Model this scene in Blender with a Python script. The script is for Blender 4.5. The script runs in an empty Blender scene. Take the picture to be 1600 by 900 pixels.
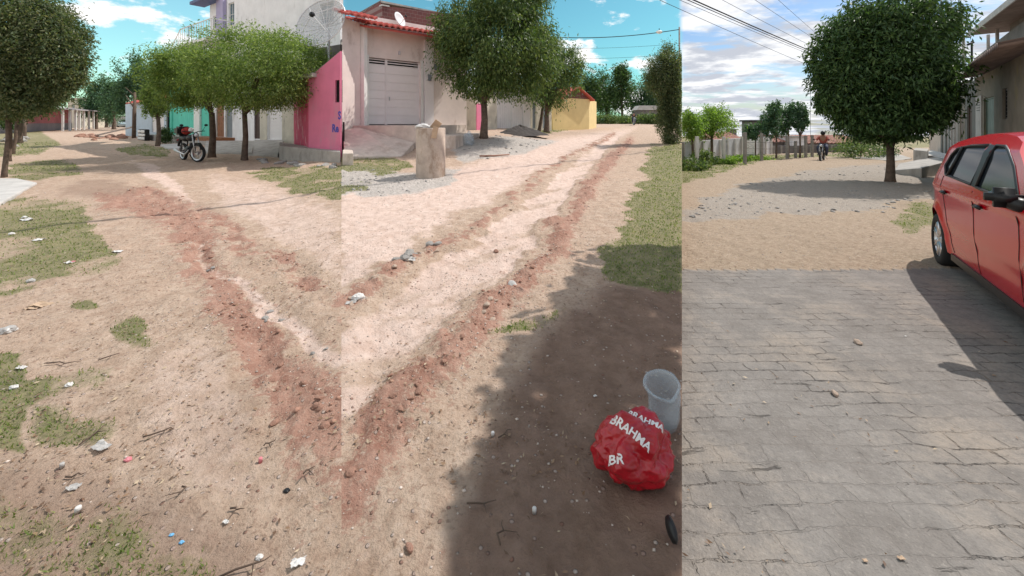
import bpy, bmesh, math, random
import numpy as np
from mathutils import Vector, Matrix
from mathutils.geometry import delaunay_2d_cdt
R = math.radians
random.seed(7); rng = np.random.default_rng(11)
scene = bpy.context.scene
C = scene.collection
F = 640.0; H = 1.5; HZ = 190.0          # camera model: focal (px of 1600), eye height, horizon row
U12 = (533.5-800)/F; U23 = (1065.5-800)/F   # directions where the three streets meet

# ------------------------------------------------------------------ noise
def _h(xi, yi, s):
    with np.errstate(over='ignore'):
        n = (xi.astype(np.int64)*374761393 + yi.astype(np.int64)*668265263 + s*1442695041) & 0xffffffff
        n = ((n ^ (n >> 13))*1274126177) & 0xffffffff
        n = n ^ (n >> 16)
    return (n & 0xffff)/65535.0
def vn(x, y, s=0):
    xi = np.floor(x); yi = np.floor(y); fx = x-xi; fy = y-yi
    fx = fx*fx*(3-2*fx); fy = fy*fy*(3-2*fy)
    a = _h(xi, yi, s); b = _h(xi+1, yi, s); c = _h(xi, yi+1, s); d = _h(xi+1, yi+1, s)
    return (a*(1-fx)+b*fx)*(1-fy)+(c*(1-fx)+d*fx)*fy
def fbm(x, y, s=0, o=4):
    v = 0; a = .5; t = 0
    for k in range(o):
        v = v + a*vn(x, y, s+k*7); t += a; a *= .5; x = x*2.03+3.1; y = y*2.03+1.7
    return v/t
def ss(a, b, x):
    t = np.clip((x-a)/(b-a), 0, 1); return t*t*(3-2*t)

# ------------------------------------------------------------------ terrain
def y_far(d):                                  # bank on the left of the middle street
    return np.interp(d, [1, 9.9, 13, 15.5, 17, 24, 30, 45, 60, 100], [1138, 275, 247, 227, 215, 205, 200, 196.5, 195, 193.5])
def base_row(px, d):
    """row at which bare ground at distance d lies, for the direction px"""
    dd = np.minimum(d, 60.)
    def plane(yh):
        z = (HZ-yh)/F*dd
        return HZ+F*(H-z)/d
    r1 = plane(186.-8.*ss(430, 533, px)); r2 = plane(178.); r3 = 212.+F*H/d
    w = ss(900, 770, px)*ss(9, 12, d)
    r2 = r2*(1-w)+y_far(d)*w
    a = ss(533.46, 533.54, px); b = ss(1065.46, 1065.54, px)
    r = r1*(1-a)+r2*a
    return r*(1-b)+r3*b
def polydist(px, py, pts):
    """distance in row/column units to a polyline with widths; returns d/width"""
    best = np.full(px.shape, 1e9)
    for (x0, y0, w0), (x1, y1, w1) in zip(pts[:-1], pts[1:]):
        dx, dy = x1-x0, y1-y0; L = dx*dx+dy*dy
        t = np.clip(((px-x0)*dx+(py-y0)*dy)/L, 0, 1)
        q = np.hypot(px-x0-t*dx, py-y0-t*dy)/(w0+(w1-w0)*t)
        best = np.minimum(best, q)
    return best
RED1 = [(160,310,7),(250,328,15),(288,352,17),(330,425,18),(378,500,20),(435,575,26),(500,640,40),(540,680,50)]
RED1b = [(220,298,10),(320,345,12),(400,392,13),(450,425,14),(540,480,20)]
PALE1 = [(300,375,4),(345,428,11),(398,478,15),(440,505,11),(490,535,12),(540,572,15)]
RED2L = [(533,478,16),(600,432,14),(680,388,11),(760,350,8),(830,285,6),(885,248,4),(960,210,3)]
RED2R = [(525,770,26),(600,665,24),(650,610,20),(705,555,17),(790,470,14),(850,400,12),(900,330,10),(935,270,7),(985,220,4)]
CH2 = [(525,600,62),(640,500,50),(740,420,34),(820,345,24),(880,285,14),(960,215,6)]
def warp(px, py, x, y):
    n1 = fbm(x*1.6, y*1.6, 31); n2 = fbm(x*6, y*6, 41); sc = ss(190, 420, py)*.9+.1
    jx = px+((n2-.5)*34+(n1-.5)*64)*sc; jy = py+((fbm(x*6+9, y*6, 61)-.5)*16+(fbm(x*1.6+5, y*1.6, 71)-.5)*30)*sc
    return jx, jy
def terrain(x, y):
    x = np.asarray(x, float); y = np.asarray(y, float)
    front = y > .25
    d = np.where(front, y, 1.)
    u = np.clip(np.where(front, x/np.maximum(d, .25), 0), -3, 3)
    px = 800+F*u
    row = base_row(px, d)
    z = H-(row-HZ)*d/F
    k = front*ss(.25, .9, y)*(1-ss(1.6, 2.6, np.abs(u)))
    z = z*k
    pr = np.clip(row, 150, 1500)
    g = np.zeros_like(z)
    n = fbm(x*2.2, y*2.2, 5); px0 = px
    px, pr = warp(px, pr, x, y)
    p1 = px0 < 533.5; p2 = (px0 >= 533.5) & (px0 < 1065.5)
    q = polydist(px, pr, RED1); g -= np.where(p1, .045*np.exp(-q*q*.8), 0)
    q = polydist(px, pr, PALE1); g -= np.where(p1, .04*np.exp(-q*q*.6), 0)
    q = polydist(px, pr, RED1b); g -= np.where(p1, .04*np.exp(-q*q), 0)
    q = polydist(px, pr, CH2); g -= np.where(p2, .07*ss(1.3, .6, q), 0)
    q = polydist(px, pr, RED2R); g += np.where(p2, .035*np.exp(-q*q), 0)
    q = polydist(px, pr, RED2L); g += np.where(p2, .02*np.exp(-q*q), 0)
    fade = ss(3, 60, np.abs(px0-533.5)); g = g*fade*.7
    rough = (fbm(x*5, y*5, 9, 4)-.5)*.05+(n-.5)*.05+(fbm(x*.5, y*.5, 2, 3)-.5)*.1*ss(3, 12, y)
    red = np.where(p1, np.exp(-polydist(px, pr, RED1)**2*.3)+np.exp(-polydist(px, pr, RED1b)**2*.3), 0)+np.where(p2, np.exp(-polydist(px, pr, RED2R)**2*.4)+np.exp(-polydist(px, pr, RED2L)**2*.4), 0)
    rid = 1-np.abs(fbm(x*7, y*7, 77, 3)*2-1)*2.2
    red = red*fade; rough = rough*(1+1.0*np.clip(red, 0, 1))+.024*rid*np.clip(red, 0, 1)+.012*(np.abs(fbm(x*16, y*16, 91, 2)-.5)*2)*np.clip(red+.25, 0, 1)
    cob = (px0 >= 1065.5) & (d < 4.75)
    rough = np.where(cob, (fbm(x*1.3, y*1.3, 4, 3)-.5)*.03, rough)
    return z+k*(g+rough)
def gz(x, y): return float(terrain(np.array([x]), np.array([y]))[0])
def W(px, d): return ((px-800)/F*d, d)
def Zr(row, d): return H+(HZ-row)/F*d
def P(px, row):
    """ground point seen at (px,row): solve d"""
    ds = np.geomspace(1.0, 120, 900); r = base_row(np.full_like(ds, px), ds)
    i = int(np.argmin(np.abs(r-row))); d = float(ds[i]); x = (px-800)/F*d
    return x, d, gz(x, d)

# ------------------------------------------------------------------ object helpers
def tag(o, label=None, cat=None, group=None, kind=None):
    if label: o['label'] = label
    if cat: o['category'] = cat
    if group: o['group'] = group
    if kind: o['kind'] = kind
    return o
def thing(name, label, cat, loc=(0,0,0), rz=0, group=None):
    o = bpy.data.objects.new(name, None); C.objects.link(o)
    o.location = loc; o.rotation_euler = (0, 0, rz); o.empty_display_size = .2
    return tag(o, label, cat, group)
def mobj(name, verts, faces, mat, parent=None, smooth=False, loc=None):
    me = bpy.data.meshes.new(name); me.from_pydata([tuple(v) for v in verts], [], faces)
    if mat: me.materials.append(mat)
    if smooth: me.polygons.foreach_set('use_smooth', [True]*len(me.polygons))
    me.update()
    o = bpy.data.objects.new(name, me); C.objects.link(o)
    if parent: o.parent = parent
    if loc: o.location = loc
    return o
def copy_tree(o, parent=None):
    c = o.copy(); C.objects.link(c)
    if parent: c.parent = parent
    for ch in list(o.children): copy_tree(ch, c)
    return c
class MB:
    def __init__(s): s.v = []; s.f = []
    def add(s, v, f):
        n = len(s.v); s.v += [tuple(p) for p in v]; s.f += [tuple(i+n for i in q) for q in f]; return s
    def box(s, x0, x1, y0, y1, z0, z1, rz=0, c=None, tilt=None):
        v = [Vector((x, y, z)) for z in (z0, z1) for y in (y0, y1) for x in (x0, x1)]
        if tilt: v = [tilt @ p for p in v]
        if rz:
            m = Matrix.Rotation(rz, 3, 'Z'); cc = Vector(c) if c else Vector((0,0,0))
            v = [m @ (p-cc)+cc for p in v]
        return s.add(v, [(0,2,3,1),(4,5,7,6),(0,1,5,4),(2,6,7,3),(0,4,6,2),(1,3,7,5)])
    def bbox(s, x0, x1, y0, y1, z0, z1, b=.01):
        """box with chamfered edges"""
        bm = bmesh.new(); bmesh.ops.create_cube(bm, size=1)
        for v in bm.verts: v.co = Vector(((x0+x1)/2+v.co.x*(x1-x0), (y0+y1)/2+v.co.y*(y1-y0), (z0+z1)/2+v.co.z*(z1-z0)))
        bmesh.ops.bevel(bm, geom=bm.edges[:], offset=b, segments=2, affect='EDGES')
        bm.verts.index_update()
        s.add([v.co.copy() for v in bm.verts], [[q.index for q in f.verts] for f in bm.faces]); bm.free(); return s
    def tube(s, pts, rad, seg=8, cap=True):
        pts = [Vector(p) for p in pts]; n = len(pts)
        if not hasattr(rad, '__len__'): rad = [rad]*n
        rings = []; ref = None
        for i in range(n):
            t = (pts[min(i+1, n-1)]-pts[max(i-1, 0)])
            if t.length < 1e-9: t = Vector((0,0,1))
            t.normalize()
            if ref is None:
                ref = Vector((0,0,1)) if abs(t.z) < .9 else Vector((1,0,0))
            a = t.cross(ref)
            if a.length < 1e-6: a = t.cross(Vector((0,1,0)))
            a.normalize(); b = t.cross(a); ref = b.cross(t)*1.0; ref = -b if False else ref
            ref = a.cross(t)
            rings.append([pts[i]+(a*math.cos(k*2*math.pi/seg)+b*math.sin(k*2*math.pi/seg))*rad[i] for k in range(seg)])
        v = [p for r in rings for p in r]; f = []
        for i in range(n-1):
            for k in range(seg):
                k2 = (k+1) % seg; f.append((i*seg+k, i*seg+k2, (i+1)*seg+k2, (i+1)*seg+k))
        if cap: f.append(tuple(range(seg-1, -1, -1))); f.append(tuple(range((n-1)*seg, n*seg)))
        return s.add(v, f)
    def lathe(s, prof, seg=24, m=None):
        """profile (r,z) spun round z; m = matrix"""
        v = []; f = []
        for r, z in prof:
            for k in range(seg):
                a = 2*math.pi*k/seg; p = Vector((r*math.cos(a), r*math.sin(a), z)); v.append(m @ p if m else p)
        n = len(prof)
        for i in range(n-1):
            for k in range(seg):
                k2 = (k+1) % seg; f.append((i*seg+k, i*seg+k2, (i+1)*seg+k2, (i+1)*seg+k))
        return s.add(v, f)
    def ell(s, c, r, seg=12, ring=8, jit=0, m=None):
        v = []; f = []
        for i in range(ring+1):
            th = math.pi*i/ring
            for k in range(seg):
                a = 2*math.pi*k/seg; j = 1+random.uniform(-jit, jit)
                p = Vector((r[0]*math.sin(th)*math.cos(a)*j, r[1]*math.sin(th)*math.sin(a)*j, r[2]*math.cos(th)*j))
                if m: p = m @ p
                v.append(p+Vector(c))
        for i in range(ring):
            for k in range(seg):
                k2 = (k+1) % seg; f.append((i*seg+k, (i+1)*seg+k, (i+1)*seg+k2, i*seg+k2))
        return s.add(v, f)
    def prism(s, poly, y0, y1):
        """poly of (x,z), extruded along y"""
        n = len(poly); v = [(x, y0, z) for x, z in poly]+[(x, y1, z) for x, z in poly]
        f = [tuple(range(n)), tuple(range(2*n-1, n-1, -1))]+[(i, n+i, n+(i+1) % n, (i+1) % n) for i in range(n)]
        return s.add(v, f)
    def slab(s, poly, z0, z1):
        """poly of (x,y), z0/z1 scalars or lists"""
        n = len(poly); a = z0 if hasattr(z0, '__len__') else [z0]*n; b = z1 if hasattr(z1, '__len__') else [z1]*n
        v = [(p[0], p[1], a[i]) for i, p in enumerate(poly)]+[(p[0], p[1], b[i]) for i, p in enumerate(poly)]
        f = [tuple(range(n-1, -1, -1)), tuple(range(n, 2*n))]+[(i, (i+1) % n, n+(i+1) % n, n+i) for i in range(n)]
        return s.add(v, f)
    def build(s, name, mat, parent=None, smooth=False, loc=None): return mobj(name, s.v, s.f, mat, parent, smooth, loc)

# ------------------------------------------------------------------ materials
def newmat(name):
    m = bpy.data.materials.new(name); m.use_nodes = True
    nt = m.node_tree; b = nt.nodes['Principled BSDF']; return m, nt, b
def mat(name, col, rough=.8, var=.25, scale=3., bump=.15, bscale=40., metal=0., spec=.4, stain=None, stain_s=1.2, coat=0, stain_c=.52):
    m, nt, b = newmat(name); N = nt.nodes; L = nt.links
    tc = N.new('ShaderNodeTexCoord')
    n1 = N.new('ShaderNodeTexNoise'); n1.inputs['Scale'].default_value = scale; n1.inputs['Detail'].default_value = 6; n1.inputs['Roughness'].default_value = .65
    L.new(tc.outputs['Object'], n1.inputs['Vector'])
    mr = N.new('ShaderNodeMapRange'); mr.inputs['From Min'].default_value = .3; mr.inputs['From Max'].default_value = .7
    mr.inputs['To Min'].default_value = 1-var; mr.inputs['To Max'].default_value = 1+var*.6
    L.new(n1.outputs['Fac'], mr.inputs['Value'])
    mx = N.new('ShaderNodeVectorMath'); mx.operation = 'SCALE'; mx.inputs[0].default_value = col[:3]
    L.new(mr.outputs[0], mx.inputs['Scale'])
    out = mx.outputs[0]
    if stain:
        n2 = N.new('ShaderNodeTexNoise'); n2.inputs['Scale'].default_value = stain_s; n2.inputs['Detail'].default_value = 8; n2.inputs['Roughness'].default_value = .7
        mp = N.new('ShaderNodeMapping'); mp.inputs['Scale'].default_value = (1, 1, .45)
        L.new(tc.outputs['Object'], mp.inputs['Vector']); L.new(mp.outputs[0], n2.inputs['Vector'])
        r2 = N.new('ShaderNodeMapRange'); r2.inputs['From Min'].default_value = stain_c; r2.inputs['From Max'].default_value = stain_c+.12
        L.new(n2.outputs['Fac'], r2.inputs['Value'])
        mm = N.new('ShaderNodeMix'); mm.data_type = 'RGBA'; L.new(r2.outputs[0], mm.inputs['Factor'])
        L.new(out, mm.inputs['A']); mm.inputs['B'].default_value = (*stain, 1); out = mm.outputs['Result']
    L.new(out, b.inputs['Base Color'])
    b.inputs['Roughness'].default_value = rough; b.inputs['Metallic'].default_value = metal
    b.inputs['Specular IOR Level'].default_value = spec; b.inputs['Coat Weight'].default_value = coat; b.inputs['Coat Roughness'].default_value = .05
    if bump:
        n3 = N.new('ShaderNodeTexNoise'); n3.inputs['Scale'].default_value = bscale; n3.inputs['Detail'].default_value = 4
        L.new(tc.outputs['Object'], n3.inputs['Vector'])
        bp = N.new('ShaderNodeBump'); bp.inputs['Strength'].default_value = bump; bp.inputs['Distance'].default_value = .02
        L.new(n3.outputs['Fac'], bp.inputs['Height']); L.new(bp.outputs[0], b.inputs['Normal'])
    return m
def leafmat(name, c0, c1, c2, trans=.35):
    m, nt, b = newmat(name); N = nt.nodes; L = nt.links
    g = N.new('ShaderNodeNewGeometry'); cr = N.new('ShaderNodeValToRGB')
    cr.color_ramp.elements[0].color = (*c0, 1); cr.color_ramp.elements[1].color = (*c2, 1)
    e = cr.color_ramp.elements.new(.55); e.color = (*c1, 1)
    L.new(g.outputs['Random Per Island'], cr.inputs[0]); L.new(cr.outputs[0], b.inputs['Base Color'])
    b.inputs['Roughness'].default_value = .5; b.inputs['Specular IOR Level'].default_value = .35
    t = N.new('ShaderNodeBsdfTranslucent'); 
    mm = N.new('ShaderNodeVectorMath'); mm.operation = 'MULTIPLY'; mm.inputs[1].default_value = (1.5, 1.6, .7)
    L.new(cr.outputs[0], mm.inputs[0]); L.new(mm.outputs[0], t.inputs['Color'])
    ms = N.new('ShaderNodeMixShader'); ms.inputs[0].default_value = trans
    L.new(b.outputs[0], ms.inputs[1]); L.new(t.outputs[0], ms.inputs[2]); L.new(ms.outputs[0], N['Material Output'].inputs['Surface'])
    return m
M = {}
M['leaf_dark'] = leafmat('leaf_dark', (.03,.065,.025), (.055,.11,.035), (.12,.19,.06), .3)
M['leaf_mid'] = leafmat('leaf_mid', (.04,.075,.025), (.09,.15,.045), (.21,.26,.09), .35)
M['leaf_hedge'] = leafmat('leaf_hedge', (.09,.14,.045), (.19,.28,.08), (.33,.39,.15), .45)
M['leaf_brown'] = leafmat('leaf_brown', (.055,.085,.04), (.10,.14,.06), (.22,.22,.12), .35)
M['leaf_far'] = leafmat('leaf_far', (.045,.10,.06), (.08,.16,.085), (.13,.22,.11), .3)
M['leaf_bright'] = leafmat('leaf_bright', (.10,.17,.04), (.17,.28,.06), (.28,.40,.09), .5)
M['grass'] = leafmat('grass_blade', (.10,.14,.04), (.16,.22,.06), (.32,.31,.14), .35)
M['bark'] = mat('bark', (.14,.10,.075), .95, .5, 8, .6, 30)
M['bark_dark'] = mat('bark_dark', (.07,.05,.04), .95, .5, 8, .6, 30)
M['white_wall'] = mat('white_wall', (.86,.85,.85), .85, .12, 1.4, .2, 30, stain=(.55,.53,.52), stain_s=.9, stain_c=.56)
M['white_paint'] = mat('white_paint', (.8,.79,.76), .5, .1, 2, .05)
M['beige_wall'] = mat('beige_wall', (.62,.57,.47), .9, .2, 1.5, .2, 30, stain=(.35,.31,.26), stain_s=1.4, stain_c=.58)
M['lavender'] = mat('lavender', (.42,.38,.55), .8, .1, 2)
M['blue_roof'] = mat('blue_roof', (.08,.12,.25), .6, .1, 2)
M['teal'] = mat('teal_wall', (.13,.62,.47), .8, .12, 1.5, .1)
M['pale_blue'] = mat('pale_blue', (.48,.58,.66), .7, .1, 2, .1)
M['pink'] = mat('pink_wall', (.72,.20,.32), .85, .12, 1.2, .2, 30, stain=(.62,.24,.33), stain_s=1.0)
M['pink_peel'] = mat('pink_peeling', (.60,.08,.16), .85, .2, 2, .3, 20, stain=(.72,.60,.58), stain_s=2.6, stain_c=.55)
M['market_pink'] = mat('market_pink', (.55,.20,.22), .85, .2, 1)
M['market_grey'] = mat('market_grey', (.32,.29,.30), .85, .2, 1)
M['concrete'] = mat('concrete', (.40,.37,.34), .9, .25, 2.5, .4, 25, stain=(.26,.24,.22), stain_s=2)
M['concrete_pale'] = mat('concrete_pale', (.62,.53,.46), .9, .2, 2.5, .3, 25, stain=(.46,.37,.31), stain_s=2)
M['concrete_white'] = mat('concrete_white', (.50,.48,.46), .9, .2, 2.5, .3, 25)
M['bin'] = mat('bin_concrete', (.50,.40,.33), .9, .25, 3, .4, 30, stain=(.33,.24,.18), stain_s=4)
M['cream'] = mat('cream_wall', (.80,.70,.65), .85, .12, 1.2, .2, 30, stain=(.56,.45,.40), stain_s=1.3, stain_c=.55)
M['gate'] = mat('gate_white', (.82,.78,.77), .55, .06, 1, .03)
M['wood'] = mat('wood_brown', (.30,.12,.05), .6, .35, 6, .3, 30)
M['dark_wood'] = mat('dark_wood', (.09,.055,.045), .6, .3, 6, .2)
M['grey_door'] = mat('grey_door', (.22,.25,.27), .6, .2, 3)
M['dark'] = mat('dark_metal', (.02,.02,.022), .45, .2, 3, 0, metal=.3)
M['black'] = mat('black_plastic', (.012,.012,.013), .42, .1, 3, 0)
M['opening'] = mat('dark_opening', (.03,.03,.032), .8, .2, 3, 0)
M['glass_dark'] = mat('glass_dark', (.015,.02,.025), .08, .05, 1, 0, spec=.06)
M['glass_blue'] = mat('glass_blue', (.10,.16,.19), .1, .05, 1, 0, spec=.6)
M['metal'] = mat('grey_metal', (.55,.55,.56), .35, .1, 3, 0, metal=.9)
M['dish_mesh'] = mat('dish_metal', (.70,.68,.68), .5, .1, 3, 0, metal=.3)
M['grey_plastic'] = mat('dish_grey', (.6,.6,.62), .5, .1, 3, 0)
M['tyre'] = mat('tyre', (.02,.02,.02), .85, .2, 8, .2)
M['red_paint'] = mat('red_car_paint', (.56,.001,.012), .2, .03, 1, 0, coat=.3, spec=.2)
M['red_cloth'] = mat('red_cloth', (.40,.04,.03), .8, .2, 4, .2)
M['yellow_wall'] = mat('yellow_wall', (.74,.58,.28), .85, .1, 1, .1)
M['roof_red'] = mat('roof_red', (.50,.10,.08), .8, .2, 3, .2)
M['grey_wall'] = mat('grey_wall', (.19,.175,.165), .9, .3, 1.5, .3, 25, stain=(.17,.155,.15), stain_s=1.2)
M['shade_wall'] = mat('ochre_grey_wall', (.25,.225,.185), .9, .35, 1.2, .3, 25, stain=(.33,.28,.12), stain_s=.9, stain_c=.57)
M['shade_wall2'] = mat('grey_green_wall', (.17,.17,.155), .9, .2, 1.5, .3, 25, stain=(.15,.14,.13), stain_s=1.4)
M['green_door'] = mat('green_door', (.18,.24,.21), .6, .2, 2)
M['fence_panel'] = mat('fence_panel', (.62,.62,.64), .9, .25, 1.5, .2)
M['fence_dark'] = mat('fence_dark', (.17,.155,.155), .9, .25, 1.5, .2)
M['post'] = mat('concrete_post', (.30,.28,.26), .9, .25, 3, .2)
M['post_w'] = mat('pale_post', (.60,.58,.55), .9, .2, 3, .2)
M['rock_red'] = mat('rock_red', (.36,.20,.145), .9, .3, 6, .5, 20)
M['rock_tan'] = mat('rock_tan', (.50,.38,.30), .9, .3, 6, .5, 20)
M['rock_grey'] = mat('rock_grey', (.34,.32,.30), .9, .3, 6, .5, 20)
M['pebble'] = mat('pebble', (.55,.46,.40), .9, .5, 12, .2)
M['paper'] = mat('paper', (.62,.60,.58), .8, .1, 6, .2)
M['card'] = mat('cardboard', (.50,.36,.25), .85, .2, 6, .2)
M['plastic_pink'] = mat('pink_wrapper', (.65,.22,.25), .5, .2, 6, .1)
M['twig'] = mat('twig', (.11,.075,.055), .9, .3, 12, .2)
M['skin'] = mat('skin', (.28,.15,.10), .6, .05, 3, 0)
M['shirt'] = mat('shirt_dark', (.03,.035,.05), .8, .1, 3, 0)
M['shirt_red'] = mat('shirt_rust', (.32,.08,.06), .8, .1, 3, 0)
M['trousers'] = mat('trousers', (.04,.05,.09), .8, .1, 3, 0)
M['cable'] = mat('cable', (.02,.02,.02), .7, 0, 3, 0)
M['dark_soil'] = mat('dark_soil', (.06,.05,.045), .95, .4, 5, .5, 30)
M['blue_plastic'] = mat('blue_plastic', (.15,.40,.65), .4, .1, 3, 0)
M['letter_blue'] = mat('letter_blue', (.08,.08,.38), .7, .1, 3, 0)
M['letter_white'] = mat('letter_white', (.8,.76,.76), .5, .1, 3, 0)
M['letter_grey'] = mat('letter_grey', (.10,.10,.10), .7, .1, 3, 0)
M['headlamp'] = mat('headlamp', (.6,.62,.65), .1, .05, 3, 0, metal=.5)
M['tail_red'] = mat('tail_red', (.35,.01,.01), .15, .05, 3, 0)
M['rim'] = mat('rim_silver', (.62,.62,.64), .3, .05, 3, 0, metal=.8)

def brickmat(name, c1, c2, cm, sx=1., scale=4., rowh=.08, bw=.22, rot=False, bump=.4):
    m, nt, b = newmat(name); N = nt.nodes; L = nt.links
    tc = N.new('ShaderNodeTexCoord'); mp = N.new('ShaderNodeMapping')
    if rot: mp.inputs['Rotation'].default_value = (R(-90), 0, 0)
    L.new(tc.outputs['Object'], mp.inputs['Vector'])
    br = N.new('ShaderNodeTexBrick'); br.inputs['Scale'].default_value = 1; br.inputs['Brick Width'].default_value = bw; br.inputs['Row Height'].default_value = rowh
    br.inputs['Mortar Size'].default_value = .008; br.inputs['Color1'].default_value = (*c1, 1); br.inputs['Color2'].default_value = (*c2, 1); br.inputs['Mortar'].default_value = (*cm, 1)
    L.new(mp.outputs[0], br.inputs['Vector']); L.new(br.outputs['Color'], b.inputs['Base Color']); b.inputs['Roughness'].default_value = .9
    bp = N.new('ShaderNodeBump'); bp.invert = True; bp.inputs['Strength'].default_value = bump; bp.inputs['Distance'].default_value = .02
    L.new(br.outputs['Fac'], bp.inputs['Height']); L.new(bp.outputs[0], b.inputs['Normal'])
    return m
M['brick'] = brickmat('red_brick', (.17,.055,.05), (.12,.04,.04), (.22,.15,.14), rowh=.2, bw=.3, rot=True)

# plastic film (translucent) for bags
def filmmat(name, col, alpha):
    m, nt, b = newmat(name); b.inputs['Base Color'].default_value = (*col, 1); b.inputs['Roughness'].default_value = .25; b.inputs['Alpha'].default_value = alpha
    b.inputs['Specular IOR Level'].default_value = .6
    return m
M['film'] = filmmat('clear_film', (.50,.58,.64), .34); M['grey_film'] = filmmat('grey_film', (.50,.48,.46), .8)
M['red_film'] = mat('red_plastic_film', (.40,.006,.016), .3, .3, 5, .4, 12, coat=.4)
# ------------------------------------------------------------------ ground sheet
def in_poly(px, py, poly):
    ins = np.zeros(px.shape, bool); n = len(poly); j = n-1
    for i in range(n):
        xi, yi = poly[i]; xj, yj = poly[j]
        c = ((yi > py) != (yj > py)) & (px < (xj-xi)*(py-yi)/(yj-yi+1e-9)+xi)
        ins ^= c; j = i
    return ins
def poly_soft(px, py, poly, soft):
    """1 inside, fading over soft units outside/inside"""
    ins = in_poly(px, py, poly); q = np.full(px.shape, 1e9)
    for (x0, y0), (x1, y1) in zip(poly, poly[1:]+poly[:1]):
        dx, dy = x1-x0, y1-y0; L = dx*dx+dy*dy+1e-9
        t = np.clip(((px-x0)*dx+(py-y0)*dy)/L, 0, 1)
        q = np.minimum(q, np.hypot(px-x0-t*dx, (py-y0-t*dy)*1.6))
    s = np.where(ins, q, -q)
    return ss(-soft, soft, s)
GR1 = [([(-60,312),(20,308),(95,310),(135,325),(150,365),(185,395),(165,425),(90,440),(40,452),(-60,470)], 16),
       ([(105,478),(125,466),(152,468),(155,486),(125,492)], 7), ([(165,500),(195,490),(228,505),(232,540),(200,548),(170,530)], 16),
       ([(-60,545),(40,552),(45,600),(150,575),(158,610),(70,632),(45,640),(42,700),(-60,720)], 16),
       ([(15,258),(60,250),(120,255),(128,272),(60,282),(10,276)], 8), ([(385,268),(430,261),(560,260),(560,322),(500,308),(440,292)], 7),
       ([(180,232),(225,226),(268,232),(262,245),(205,243)], 4), ([(-60,205),(60,200),(72,212),(95,225),(60,240),(-60,250)],6)]
GR1S = [([(-60,770),(120,790),(200,770),(250,860),(350,850),(340,960),(-60,960)], 60), ([(60,640),(190,650),(150,700),(60,690)], 30)]
GR2 = [([(1080,226),(1020,228),(1004,262),(1000,300),(962,345),(945,385),(950,430),(1080,470)], 14),
       ([(520,236),(560,236),(640,254),(645,262),(600,270),(520,262)], 5), ([(800,196),(850,200),(890,196),(920,190),(935,188),(930,196),(860,208),(790,206)], 3),
       ([(935,176),(1060,176),(1060,190),(940,190)], 3)]
GR2S = [([(770,520),(880,480),(860,505),(790,525)], 10), ([(520,290),(580,285),(575,300),(520,305)], 6)]
GR3 = [([(1040,256),(1100,250),(1200,244),(1205,248),(1150,262),(1110,276),(1040,292)], 5), ([(1180,243),(1340,240),(1345,244),(1200,248)], 2)]
GR3S = [([(1385,338),(1440,318),(1475,322),(1475,345),(1420,360),(1395,352)], 12)]
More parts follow.
